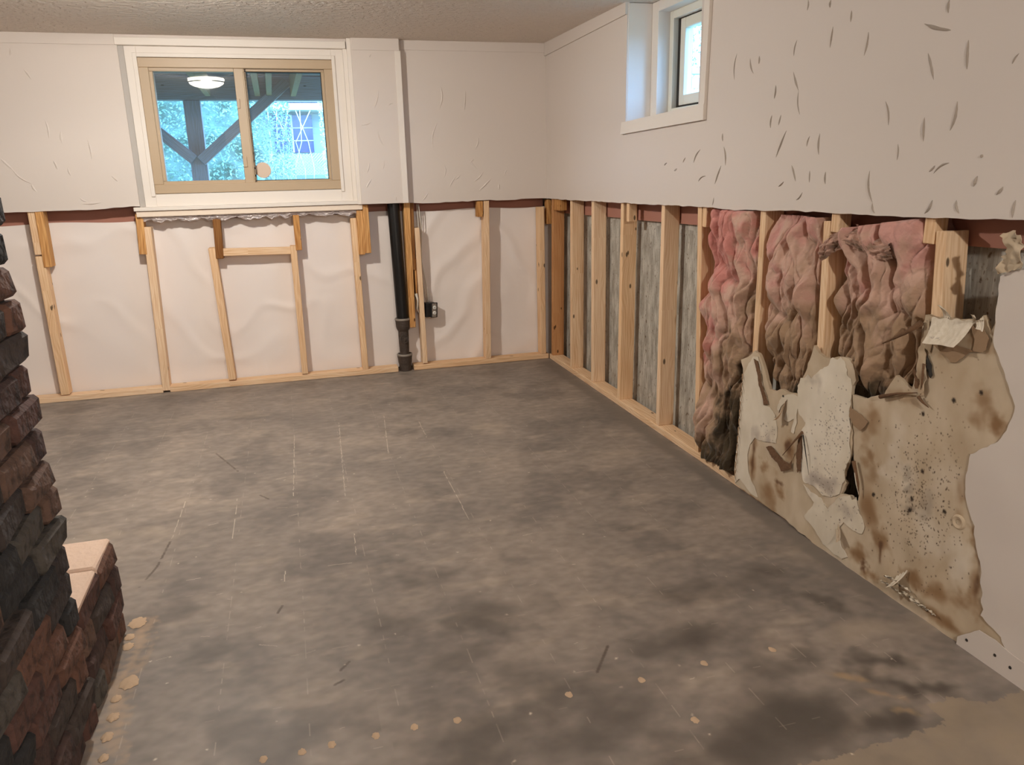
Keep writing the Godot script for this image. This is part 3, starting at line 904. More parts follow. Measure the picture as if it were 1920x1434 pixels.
func outdoors() -> void:
	var leaf := plain(c8(140, 164, 146), 0.7)
	leaf.backlight_enabled = true
	leaf.backlight = Color(0.3, 0.38, 0.32)
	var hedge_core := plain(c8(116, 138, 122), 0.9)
	var stain := wood(M.new[0].albedo_texture, 0.3, Color(0.62, 0.70, 0.88))
	var pale := plain(c8(214, 214, 206), 0.7)
	var siding := plain(c8(160, 172, 180), 0.7)
	block("ground", Vector3(-14, 0.85, -16), Vector3(6, 1.0, -0.31), plain(c8(120, 130, 100), 0.95)).set_meta("kind", "structure")
	block("ground", Vector3(0.41, 0.85, -0.31), Vector3(9, 1.0, 9), plain(c8(120, 130, 100), 0.95)).set_meta("kind", "structure")
	# porch
	var post := base("porch_post", Vector3(-2.595, 1.0, -2.2))
	tag(post, "dark timber porch post with two diagonal braces outside the sliding window", "post")
	timber("post", Vector3.ZERO, Vector3(0, 1.085, 0), Vector3.RIGHT, 0.14, 0.14, stain, post)
	timber("brace", Vector3(0.03, 0.57, 0.12), Vector3(0.83, 1.24, 0.12), Vector3.BACK, 0.07, 0.09, stain, post)
	timber("brace", Vector3(-0.03, 0.58, 0.12), Vector3(-0.62, 1.12, 0.12), Vector3.BACK, 0.07, 0.09, stain, post)
	var bm := timber("porch_beam", Vector3(-5.5, 2.19, -2.2), Vector3(0.3, 2.19, -2.2), Vector3.UP, 0.20, 0.12, stain)
	tag(bm, "long dark porch beam crossing the top of the sliding window view", "beam")
	var jm := wood(M.new[0].albedo_texture, 0.3, Color(0.62, 0.6, 0.52))
	var gap := ["far left pane edge", "lamp reflection", "meeting stile", "diagonal brace", "right pane edge"]
	for k in 5:
		var x: float = [-2.95, -2.45, -2.03, -1.93, -1.72][k]
		var j := timber("porch_joist", Vector3(x, 2.205, -2.12), Vector3(x + 0.02, 2.205, -0.32), Vector3.RIGHT, 0.045, 0.17, jm)
		tag(j, "pale porch joist seen through the sliding window near the " + gap[k], "joist")
	var dk := base("porch_deck", Vector3(0, 2.30, 0))
	tag(dk, "underside of dark deck boards above the porch joists outside the window", "deck")
	for k in 15:
		block("plank", Vector3(-5.5, 0, -2.42 + k * 0.142), Vector3(0.3, 0.035, -2.42 + k * 0.142 + 0.136), stain, dk)
	# hedge, neighbour's house
	var hd := base("hedge", Vector3(0, 1.0, 0))
	tag(hd, "bright leafy hedge filling the view behind the porch post", "hedge")
	var hn := noise(0.9, 5, 3)
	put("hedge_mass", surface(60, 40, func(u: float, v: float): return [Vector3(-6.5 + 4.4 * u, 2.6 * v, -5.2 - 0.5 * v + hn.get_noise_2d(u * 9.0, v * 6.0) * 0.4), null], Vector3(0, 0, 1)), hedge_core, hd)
	put("foliage", leaves(26000, Vector3(-6.5, 0, -5.1), Vector3(-2.1, 2.6, -4.6), 0.024), leaf, hd).set_meta("kind", "stuff")
	put("foliage", leaves(5000, Vector3(-2.5, 0, -6.4), Vector3(-1.7, 1.5, -5.8), 0.024), leaf, hd).set_meta("kind", "stuff")
	var hs := base("neighbour_house", Vector3(0, 1.0, -9.0))
	tag(hs, "pale neighbouring house with eaves, window and lattice seen through the right pane", "house")
	for k in 22:
		timber("siding_board", Vector3(-6.0, 0.06 + k * 0.11, 0.02), Vector3(1.5, 0.06 + k * 0.11, 0.02), Vector3(0, 1, 0.12), 0.118, 0.02, siding, hs)
	block("wall", Vector3(-6, 0, -0.3), Vector3(1.5, 2.5, 0.0), siding, hs)
	block("eave", Vector3(-6.2, 1.47, 0.03), Vector3(1.7, 1.58, 0.5), pale, hs)
	block("roof", Vector3(-6.2, 1.60, 0.0), Vector3(1.7, 1.9, 0.45), plain(c8(150, 150, 150), 0.9), hs)
	block("window", Vector3(-1.95, 0.80, 0.05), Vector3(-1.30, 1.42, 0.08), plain(c8(50, 74, 110), 0.15), hs)
	block("window_frame", Vector3(-1.66, 0.80, 0.08), Vector3(-1.63, 1.42, 0.10), pale, hs)
	for y in [0.99, 1.2]:
		block("window_frame", Vector3(-1.95, y, 0.08), Vector3(-1.30, y + 0.015, 0.10), pale, hs)
	var la := begin()
	for k in 26:
		for s in [-1.0, 1.0]:
			var x := -2.35 + k * 0.05
			quad(la, Vector3(x, 0.42, 0.3), Vector3(x + 0.018, 0.42, 0.3), Vector3(x + 0.018 + s * 0.36, 0.78, 0.3), Vector3(x + s * 0.36, 0.78, 0.3), Vector3(0, 0, 1))
	put("lattice", finish(la), pale, hs).set_meta("kind", "stuff")
	var tr := base("birch_shrub", Vector3(-0.95, 1.0, -7.6))
	tag(tr, "white-leaved shrub at the right edge of the sliding window view", "shrub")
	put("trunk", tube([Vector3(0, 0, 0), Vector3(0.05, 0.7, 0), Vector3(0.0, 1.5, 0.05)], 0.04), pale, tr)
	var pl := plain(c8(214, 224, 196), 0.6)
	pl.backlight_enabled = true
	pl.backlight = Color(0.5, 0.55, 0.4)
	put("foliage", leaves(6000, Vector3(-0.28, 0.0, -0.3), Vector3(0.9, 1.6, 0.3), 0.024), pl, tr).set_meta("kind", "stuff")
	var vine := base("bare_vine", Vector3(-1.75, 1.0, -7.0))
	tag(vine, "thin pale bare twigs hanging before the neighbour's window", "twigs")
	for k in 7:
		var x := -0.25 + k * 0.09
		put("twig", tube([Vector3(x, 0.0, 0), Vector3(x + 0.06 * sin(k * 1.3), 0.5, 0.03), Vector3(x + 0.1 * sin(k * 2.1), 0.9, 0.05), Vector3(x + 0.2 * sin(k * 1.7), 1.35, 0)], 0.006, 5), pale, vine)
	# beyond the small deep window: board fence and a shrub
	var fn := base("board_fence", Vector3(0, 1.0, 0))
	tag(fn, "pale horizontal board fence low in the small deep window", "fence")
	for k in 11:
		block("fence_board", Vector3(0.6, 0.02 + k * 0.118, -2.06), Vector3(5.5, 0.125 + k * 0.118, -2.03), pale, fn)
	block("rail", Vector3(0.6, 1.335, -2.1), Vector3(5.5, 1.39, -1.98), pale, fn)
	var sh := base("shrub", Vector3(3.0, 1.0, -3.2))
	tag(sh, "speckled leafy shrub high in the small deep window", "shrub")
	put("trunk", tube([Vector3(0, 0, 0), Vector3(0.05, 1.0, 0), Vector3(0.0, 1.8, 0.05)], 0.05), stain, sh)
	put("foliage", leaves(12000, Vector3(-1.8, 0.6, -0.4), Vector3(1.8, 3.0, 0.4), 0.026), leaf, sh).set_meta("kind", "stuff")


func stick(called: String, b: Array, t: Array, w: float, d: float, front: float, m: Material, label: String, group: String, category := "stud") -> MeshInstance3D:
	# b, t: bottom-left, bottom-right, top-left, top-right in the back wall's plane
	var lo: Vector2 = (b[0] + b[1]) * 0.5
	var hi: Vector2 = (t[0] + t[1]) * 0.5
	var o := timber(called, Vector3(lo.x, lo.y, front - d / 2), Vector3(hi.x, hi.y, front - d / 2), Vector3.RIGHT, w, d, m)
	tag(o, label, category, group)
	return o


func back_framing() -> void:
	# white membrane over the foundation
	var wn := noise(1.0, 71, 2)
	var mem := put("membrane", surface(300, 90, func(u: float, v: float):
		var x := -5.2 + 5.3 * u
		var y := 0.012 + 1.15 * v
		# folds fan out from the top of each bay
		var ph := x * 3.4 + y * 4.6 + wn.get_noise_2d(x * 1.2, y * 1.2) * 2.6
		var amp := 0.4 + 0.6 * absf(wn.get_noise_2d(x * 0.9 + 40.0, y * 0.7))
		if x > -1.02 and x < -0.5:
			ph = x * 6.5 - y * 5.5 + wn.get_noise_2d(x * 1.5, y * 1.2) * 0.9
			amp = 0.8
		var f := pow(0.5 + 0.5 * sin(ph * 2.6), 3.0) * 0.013 * amp
		return [Vector3(x, y + (0.006 * sin(x * 9.0) if v > 0.99 else 0.0), -0.108 + f + wn.get_noise_2d(x * 2.6, y * 2.6) * 0.003), null], Vector3(0, 0, 1)), M.membrane)
	tag(mem, "wrinkled white membrane lining the foundation behind the back wall studs", "membrane")
	# bottom plates
	var plates := [[-5.2, -2.812, "pale bottom plate along the back wall left of the sliding window"], [-2.768, -1.185, "pale bottom plate under the sliding window, ending at the black pipe"], [-1.068, -0.004, "short pale bottom plate between the black pipe and the room corner"]]
	for k in 3:
		var p = plates[k]
		var o := timber("bottom_plate", Vector3(p[0], 0.0195, -0.044), Vector3(p[1], 0.0195, -0.044), Vector3.UP, 0.039, 0.089, M.new[k])
		tag(o, p[2], "plate", "")
	var N: Array = M.new
	var O: Array = M.old
	var y0 := 0.04
	# new studs, left to right
	stick("stud", [Vector2(-3.439, 0.047), Vector2(-3.395, 0.042)], [Vector2(-3.443, 0.967), Vector2(-3.404, 0.965)], 0.05, 0.089, 0.0, N[3], "leaning pale stud farthest left, behind the brick column edge", "")
	stick("stud", [Vector2(-2.817, 0.005), Vector2(-2.766, 0.019)], [Vector2(-2.788, 1.124), Vector2(-2.751, 1.123)], 0.05, 0.089, 0.0, N[0], "pale stud under the left corner of the sliding window, reaching the floor", "")
	stick("stud", [Vector2(-2.379, 0.051), Vector2(-2.33, 0.047)], [Vector2(-2.404, 0.971), Vector2(-2.367, 0.969)], 0.047, 0.089, 0.004, N[2], "leaning pale stud at the left end of the short crosspiece", "")
	stick("stud", [Vector2(-1.877, 0.043), Vector2(-1.837, 0.048)], [Vector2(-1.875, 0.96), Vector2(-1.838, 0.959)], 0.043, 0.089, 0.002, N[2], "pale stud at the right end of the short crosspiece", "")
	stick("stud", [Vector2(-1.44, 0.039), Vector2(-1.407, 0.036)], [Vector2(-1.452, 1.132), Vector2(-1.415, 1.131)], 0.040, 0.089, 0.0, N[3], "pale stud under the right corner of the sliding window, left of the pipe", "")
	stick("stud", [Vector2(-1.002, 0.049), Vector2(-0.959, 0.045)], [Vector2(-1.001, 1.048), Vector2(-0.978, 1.047)], 0.036, 0.089, 0.0, N[0], "thin pale stud carrying the black outlet box right of the pipe", "")
	stick("stud", [Vector2(-0.511, 0.043), Vector2(-0.469, 0.039)], [Vector2(-0.492, 1.222), Vector2(-0.452, 1.221)], 0.040, 0.089, 0.0, N[1], "pale stud midway between the outlet box and the room corner", "")
	stick("stud", [Vector2(-0.062, 0.042), Vector2(-0.029, 0.04)], [Vector2(-0.077, 1.163), Vector2(-0.021, 1.161)], 0.040, 0.089, 0.0, N[3], "last pale back wall stud, standing in the room corner", "")
	# crosspiece
	var l: Vector2 = Vector2(-2.318, 0.938)
	var r: Vector2 = Vector2(-1.874, 0.928)
	var h := timber("crosspiece", Vector3(l.x - 0.012, l.y, -0.02), Vector3(r.x + 0.01, r.y, -0.02), Vector3.UP, 0.05, 0.038, N[4])
	tag(h, "short pale horizontal crosspiece between two studs below the sliding window", "crosspiece")
	# old stud ends left hanging above the cut
	var g := "sawn-off old stud ends"
	stick("stud_remnant", [Vector2(-3.442, 0.977), Vector2(-3.404, 0.975)], [Vector2(-3.443, 1.253), Vector2(-3.401, 1.251)], 0.05, 0.089, 0.0, N[4], "pale sawn-off stud end sitting on top of the farthest left stud", g, "stud end")
	stick("stud_remnant", [Vector2(-3.4, 0.896), Vector2(-3.366, 0.895)], [Vector2(-3.401, 1.251), Vector2(-3.361, 1.25)], 0.047, 0.089, 0.008, O[0], "two-tone orange stud end hanging beside the farthest left stud", g, "stud end")
	stick("stud_remnant", [Vector2(-2.83, 0.95), Vector2(-2.796, 0.948)], [Vector2(-2.829, 1.214), Vector2(-2.78, 1.213)], 0.046, 0.089, 0.006, O[0], "orange stud end hanging under the left corner of the sliding window", g, "stud end")
	stick("stud_remnant", [Vector2(-2.36, 0.898), Vector2(-2.322, 0.896)], [Vector2(-2.363, 1.159), Vector2(-2.305, 1.157)], 0.05, 0.075, 0.010, M.dark_old, "dark brown stud end hanging over the left end of the crosspiece", g, "stud end")
	stick("stud_remnant", [Vector2(-1.837, 0.929), Vector2(-1.803, 0.928)], [Vector2(-1.838, 1.168), Vector2(-1.801, 1.167)], 0.042, 0.075, 0.008, O[1], "brown stud end hanging over the right end of the crosspiece", g, "stud end")
	stick("stud_remnant", [Vector2(-1.41, 0.879), Vector2(-1.374, 0.877)], [Vector2(-1.411, 1.186), Vector2(-1.367, 1.184)], 0.044, 0.08, 0.012, O[0], "left one of two orange stud ends side by side under the window corner", g, "stud end")
	stick("stud_remnant", [Vector2(-1.368, 0.888), Vector2(-1.329, 0.886)], [Vector2(-1.366, 1.221), Vector2(-1.33, 1.219)], 0.042, 0.08, 0.018, O[0], "right one of two orange stud ends side by side under the window corner", g, "stud end")
	stick("stud_remnant", [Vector2(-0.546, 1.102), Vector2(-0.499, 1.112)], [Vector2(-0.545, 1.22), Vector2(-0.496, 1.218)], 0.045, 0.06, 0.004, O[1], "short brown stud end left of the stud between outlet box and corner", g, "stud end")
	stick("stud_remnant", [Vector2(-0.007, 1.035), Vector2(0.026, 1.034)], [Vector2(-0.01, 1.215), Vector2(0.028, 1.214)], 0.035, 0.06, 0.004, O[1], "short brown stud end in the room corner", g, "stud end")
	# tall old stud with a splintered end beside the pipe
	var ob: Vector2 = Vector2(-1.059, 0.326)
	var ot: Vector2 = Vector2(-1.054, 1.225)
	var os := base("old_stud", Vector3(ob.x, ob.y, 0.0))
	tag(os, "tall orange old stud with a splintered lower end right beside the black pipe", "stud")
	var top := Vector3(ot.x - ob.x, ot.y - ob.y + 0.03, -0.045)
	timber("sound_timber", Vector3(0.0, 0.0, -0.045), top, Vector3.RIGHT, 0.044, 0.09, O[0], os)
	timber("sound_timber", Vector3(0.030, 0.42, -0.05), Vector3(top.x + 0.036, top.y, -0.05), Vector3.RIGHT, 0.030, 0.08, M.dark_old, os)
	for k in 9:
		var x := 0.026 + rng.randf_range(0.0, 0.026)
		var ya := rng.randf_range(0.02, 0.36)
		put("splinter", tube([Vector3(x - 0.01 * k / 9.0, 0.5, -0.03 - 0.004 * k), Vector3(x, (0.5 + ya) * 0.5, -0.03 - 0.004 * k), Vector3(x + rng.randf_range(-0.006, 0.012), ya, -0.025 - 0.004 * k)], 0.013, 5, true), M.dark_old if k % 3 else O[0], os)
	put("torn_fibre", tube([Vector3(0.036, 0.25, 0.0), Vector3(0.046, 0.2, 0.006), Vector3(0.04, 0.14, 0.002), Vector3(0.05, 0.1, 0.0)], 0.010, 6, true), M.wire, os)
	# crumpled clear film under the window stool
	var fn := noise(9.0, 81, 3)
	var film := put("plastic_film", surface(320, 12, func(u: float, v: float): return [Vector3(-2.79 + 1.41 * u, 1.192 - (0.035 + 0.02 * fn.get_noise_1d(u * 1.5)) * v, 0.010 + 0.014 * fn.get_noise_2d(u * 2.6, v * 0.25) - 0.012 * v), null], Vector3(0, 0, 1)), M.film)
	tag(film, "crumpled strip of clear plastic film hanging under the sliding window stool", "film")


func right_framing() -> void:
	var N: Array = M.new
	var pl := timber("bottom_plate", Vector3(0.046, 0.0195, 0.002), Vector3(0.046, 0.0195, 4.74), Vector3.UP, 0.039, 0.091, N[1])
	tag(pl, "long pale bottom plate with dark knots running along the right wall", "plate")
	# bottom and top of each stud's far front edge, in the right wall's plane
	var list := [
		[Vector2(0.039, 0.046), Vector2(0.069, 1.143), 0, "orange-brown stud of the right wall standing in the room corner"],
		[Vector2(0.462, 0.043), Vector2(0.47, 1.181), 1, "second right wall stud counted from the room corner"],
		[Vector2(0.874, 0.042), Vector2(0.868, 1.226), 0, "third right wall stud counted from the room corner"],
		[Vector2(1.318, 0.055), Vector2(1.333, 1.234), 3, "fourth right wall stud from the corner, with a scrap block at its top"],
		[Vector2(1.859, 0.05), Vector2(1.857, 1.241), 0, "fifth right wall stud from the corner, the broad one between bare concrete bays"],
		[Vector2(2.301, 0.079), Vector2(2.239, 1.244), 2, "sixth right wall stud, left edge of the first pink insulation bay"],
		[Vector2(2.764, 0.637), Vector2(2.762, 1.246), 4, "right wall stud between the first and second insulation batts"],
		[Vector2(3.188, 0.739), Vector2(3.167, 1.229), 1, "right wall stud between the second and third insulation batts"],
		[Vector2(3.712, 0.98), Vector2(3.695, 1.228), 1, "near right wall stud with nail holes, ending in a free sawn top"]]
	var near_stud: Node3D
	for k in 9:
		var s = list[k]
		var b: Vector2 = s[0]
		var t: Vector2 = s[1]
		var lean := (t.x - b.x) / (t.y - b.y)
		var top := (1.58 if k == 3 or k == 4 or k == 5 else 2.2) if k < 7 else t.y
		var lo := Vector3(0.0480, 0.039, b.x - lean * (b.y - 0.039) + 0.019)
		var hi := Vector3(0.0480, top, b.x + lean * (top - b.y) + 0.019)
		var m: Material = N[s[2]] if k > 0 else M.corner_wood
		var o := timber("stud", lo, hi, Vector3.BACK, 0.038, 0.089, m)
		tag(o, s[3], "stud")
		near_stud = o
	# scrap of old studs left at the cut
	var g := "old stud scraps on the right wall"
	var scraps := [
		[Vector2(0.119, 1.203), Vector2(0.27, 1.144), 0.09, M.old[1], "old orange scrap above the corner stud of the right wall"],
		[Vector2(1.417, 1.228), Vector2(1.451, 1.131), 0.03, N[3], "small pale scrap block at the top of the fourth right wall stud"],
		[Vector2(2.285, 1.236), Vector2(2.322, 1.154), 0.03, N[2], "small scrap block at the top of the sixth right wall stud"],
		[Vector2(3.21, 1.258), Vector2(3.257, 1.191), 0.04, N[4], "scrap block right of the cut stud between second and third insulation batts"],
		[Vector2(3.648, 1.262), Vector2(3.691, 1.187), 0.05, N[2], "pale stud end hanging left of the near stud with nail holes"]]
	for k in 5:
		var s = scraps[k]
		var a: Vector2 = s[0]
		var b: Vector2 = s[1]
		var zc := (a.x + b.x) * 0.5
		var o := timber("stud_scrap", Vector3(0.028, b.y, zc), Vector3(0.028, maxf(a.y, 1.3), zc), Vector3.BACK, maxf(absf(b.x - a.x), 0.03), 0.05, s[3])
		tag(o, s[4], "stud end", g)
	# knots drilled and nailed into the near stud
	var z8: float = Vector2(3.695, 1.228).x + 0.043
	for p in [[0.036, 1.19], [0.030, 1.03], [0.052, 1.045]]:
		var o := put("nail_hole", lathe(points([0.0, 0.0, 0.005, 0.0005, 0.006, 0.0, 0.0, -0.002]), 10), M.gasket, near_stud)
		o.global_transform = Transform3D(Basis(Vector3.RIGHT, PI / 2), Vector3(p[0], p[1], z8 - 0.024))


func along(line: PackedVector2Array, v: float) -> Vector2:
	var t := clampf(v, 0.0, 1.0) * (line.size() - 1)
	var i := mini(int(t), line.size() - 2)
	var f := t - i
	# smooth through the points
	var p0 := line[maxi(i - 1, 0)]
	var p3 := line[mini(i + 2, line.size() - 1)]
	return line[i].cubic_interpolate(line[i + 1], p0, p3, f)


func batt(called: String, left: PackedVector2Array, right: PackedVector2Array, seed_: int, bulge: float, tan_at: float, dark_at: float, side_tan: float, fade: float, bay: Array, label: String) -> MeshInstance3D:
	var big := noise(1.0, seed_, 2)
	var mid := noise(1.0, seed_ + 1, 2)
	var fine := noise(1.0, seed_ + 2, 3)
	var hue := noise(1.0, seed_ + 3, 4)
	var f := func(u: float, v: float) -> Array:
		var l := along(left, v)
		var r := along(right, v)
		var p := l.lerp(r, u)
		var e := 1.0 - absf(2.0 * u - 1.0)
		var x := 0.035 - bulge * pow(sin(PI * clampf(u, 0.0, 1.0)), 0.55) * (0.75 + 0.25 * sin(v * 7.0 + seed_))
		# billows with sharp creases, drawn out downwards
		var wz := p.x + 0.05 * big.get_noise_2d(p.x * 5.0, p.y * 3.0)
		var n1 := absf(big.get_noise_2d(wz * 5.5 + p.y * 0.5, p.y * 1.7))
		var n2 := absf(mid.get_noise_2d(wz * 13.0 + 7.0 - p.y * 1.5, p.y * 3.6))
		var n3 := fine.get_noise_2d(p.x * 36.0, p.y * 15.0)
		var puff := pow(n1, 0.75) * 0.085 + pow(n2, 0.85) * 0.030 + n3 * 0.005 + mid.get_noise_2d(p.x * 4.0, p.y * 5.0 + 30.0) * 0.02
		x += 0.034 - puff
		x += (1.0 - smoothstep(0.0, 0.16, e)) * 0.06
		p += Vector2(mid.get_noise_2d(p.y * 9.0, 3.0 + u), 0.0) * 0.010
		if Geometry2D.is_point_in_polygon(p, M.board_outline):
			x = maxf(x, 0.006 + 0.004 * n3)
		if x > -0.003:
			var zl: float = bay[0].x + (bay[1].x - bay[0].x) * (p.y - bay[0].y) / (bay[1].y - bay[0].y) + 0.0405
			var zr: float = bay[2].x + (bay[3].x - bay[2].x) * (p.y - bay[2].y) / (bay[3].y - bay[2].y) - 0.0015
			p.x = clampf(p.x, zl, zr)
		# tucked in behind the lining above the cut
		x = maxf(x, lerpf(x, 0.004, smoothstep(1.200, 1.218, p.y - 0.0125 * p.x)))
		x = minf(x, 0.096)
		p.y = maxf(p.y, 0.042 if x > -0.004 else 0.004)
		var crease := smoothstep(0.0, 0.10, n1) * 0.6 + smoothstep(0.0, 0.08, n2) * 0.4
		var h := hue.get_noise_2d(p.x * 6.0, p.y * 4.5)
		var t := v + h * 0.34 + side_tan * (u - 0.4)
		var pink := c8(204, 140, 130).lerp(c8(196, 158, 146), fade).srgb_to_linear()
		var pale := c8(200, 164, 146).srgb_to_linear()
		var tanc := c8(160, 132, 106).srgb_to_linear()
		var dark := c8(74, 62, 48).srgb_to_linear()
		var c := pink.lerp(pale, smoothstep(tan_at - 0.45, tan_at - 0.1, t + 0.25 * hue.get_noise_2d(p.x * 16.0, p.y * 11.0)))
		c = c.lerp(tanc, smoothstep(tan_at - 0.15, tan_at + 0.2, t))
		c = c.lerp(dark, smoothstep(dark_at - 0.12, dark_at + 0.12, t + 0.12 * hue.get_noise_2d(p.x * 22.0, p.y * 17.0)))
		# colour darkens towards the creases of the folds
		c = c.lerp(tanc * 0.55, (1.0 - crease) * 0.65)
		return [Vector3(x, p.y, p.x), c]
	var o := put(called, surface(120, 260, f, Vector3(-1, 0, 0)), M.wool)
	tag(o, label, "insulation")
	return o


func insulation() -> void:
	var wool := plain(Color.WHITE, 1.0)
	wool.vertex_color_use_as_albedo = true
	wool.metallic_specular = 0.1
	wool.rim_enabled = true
	wool.rim = 0.4
	relief(wool, noise_tex(0.06, 256, 91, null, 4), 0.3, Vector3(3, 3, 3))
	M["wool"] = wool
	batt("insulation_batt", points([2.354, 1.239, 2.342, 1.146, 2.372, 1.025, 2.344, 0.896, 2.302, 0.787, 2.343, 0.664, 2.284, 0.491, 2.308, 0.332, 2.287, 0.186, 2.24, 0.079, 2.365, 0.035]), points([2.744, 1.246, 2.759, 1.15, 2.774, 1.041, 2.751, 0.926, 2.751, 0.811, 2.747, 0.693, 2.738, 0.572, 2.726, 0.446, 2.721, 0.32, 2.712, 0.19, 2.711, 0.07]), 101, 0.055, 0.60, 0.86, 0.5, 0.0, [Vector2(2.296, 0.075), Vector2(2.271, 1.228), Vector2(2.761, 0.637), Vector2(2.76, 1.246)], "pinkest insulation batt, blackened at its foot, nearest the bare concrete bays")
	batt("insulation_batt", points([2.848, 1.237, 2.816, 1.154, 2.843, 1.048, 2.836, 0.938, 2.833, 0.825, 2.827, 0.733, 2.857, 0.646, 2.888, 0.577, 2.93, 0.539, 2.964, 0.507]), points([3.174, 1.241, 3.173, 1.18, 3.173, 1.082, 3.176, 0.984, 3.173, 0.882, 3.174, 0.78, 3.165, 0.694, 3.152, 0.638, 3.136, 0.58, 3.119, 0.527]), 131, 0.05, 0.42, 0.92, 0.1, 0.45, [Vector2(2.764, 0.637), Vector2(2.762, 1.246), Vector2(3.188, 0.739), Vector2(3.167, 1.229)], "middle insulation batt, pale pink above and grey-brown below, between two studs")
	batt("insulation_batt", points([3.302, 1.211, 3.209, 1.154, 3.261, 1.091, 3.248, 1.013, 3.247, 0.934, 3.239, 0.833, 3.258, 0.756, 3.332, 0.713, 3.407, 0.682, 3.473, 0.641]), points([3.652, 1.265, 3.689, 1.2, 3.691, 1.135, 3.692, 1.07, 3.696, 1.004, 3.698, 0.937, 3.699, 0.869, 3.703, 0.801, 3.697, 0.738, 3.66, 0.692]), 171, 0.05, 0.44, 0.86, -0.1, 0.55, [Vector2(3.188, 0.739), Vector2(3.167, 1.229), Vector2(3.712, 0.98), Vector2(3.695, 1.228)], "widest insulation batt, torn and folded, beside the near stud with nail holes")
	# loose folded flap over the top of the widest batt
	var fn := noise(1.0, 191, 3)
	var fl := put("insulation_flap", surface(60, 24, func(u: float, v: float):
		var a: Vector2 = (Vector2(3.205, 1.159)).lerp(Vector2(3.557, 1.232), u)
		var p := a + Vector2(0.0, -0.07 * v + 0.03 * sin(u * 5.0))
		var c := c8(196, 156, 138).srgb_to_linear().lerp(c8(120, 96, 78).srgb_to_linear(), clampf(v * 0.6 + fn.get_noise_2d(u * 5.0, v * 3.0), 0.0, 1.0))
		return [Vector3(-0.035 + 0.05 * absf(v - 0.5) - 0.03 * absf(fn.get_noise_2d(u * 5.0, v * 2.0)), p.y, p.x), c], Vector3(-1, 0, 0)), M.wool)
	tag(fl, "folded pinkish insulation flap drooping over the top of the widest batt", "insulation")


const TZ0 := 2.6
const TZ1 := 4.8
const TY0 := -0.05
const TY1 := 1.35


func on_board(p: Vector2) -> Vector2:
	return Vector2((p.x - TZ0) / (TZ1 - TZ0) * 1100.0, (1.0 - (p.y - TY0) / (TY1 - TY0)) * 700.0)


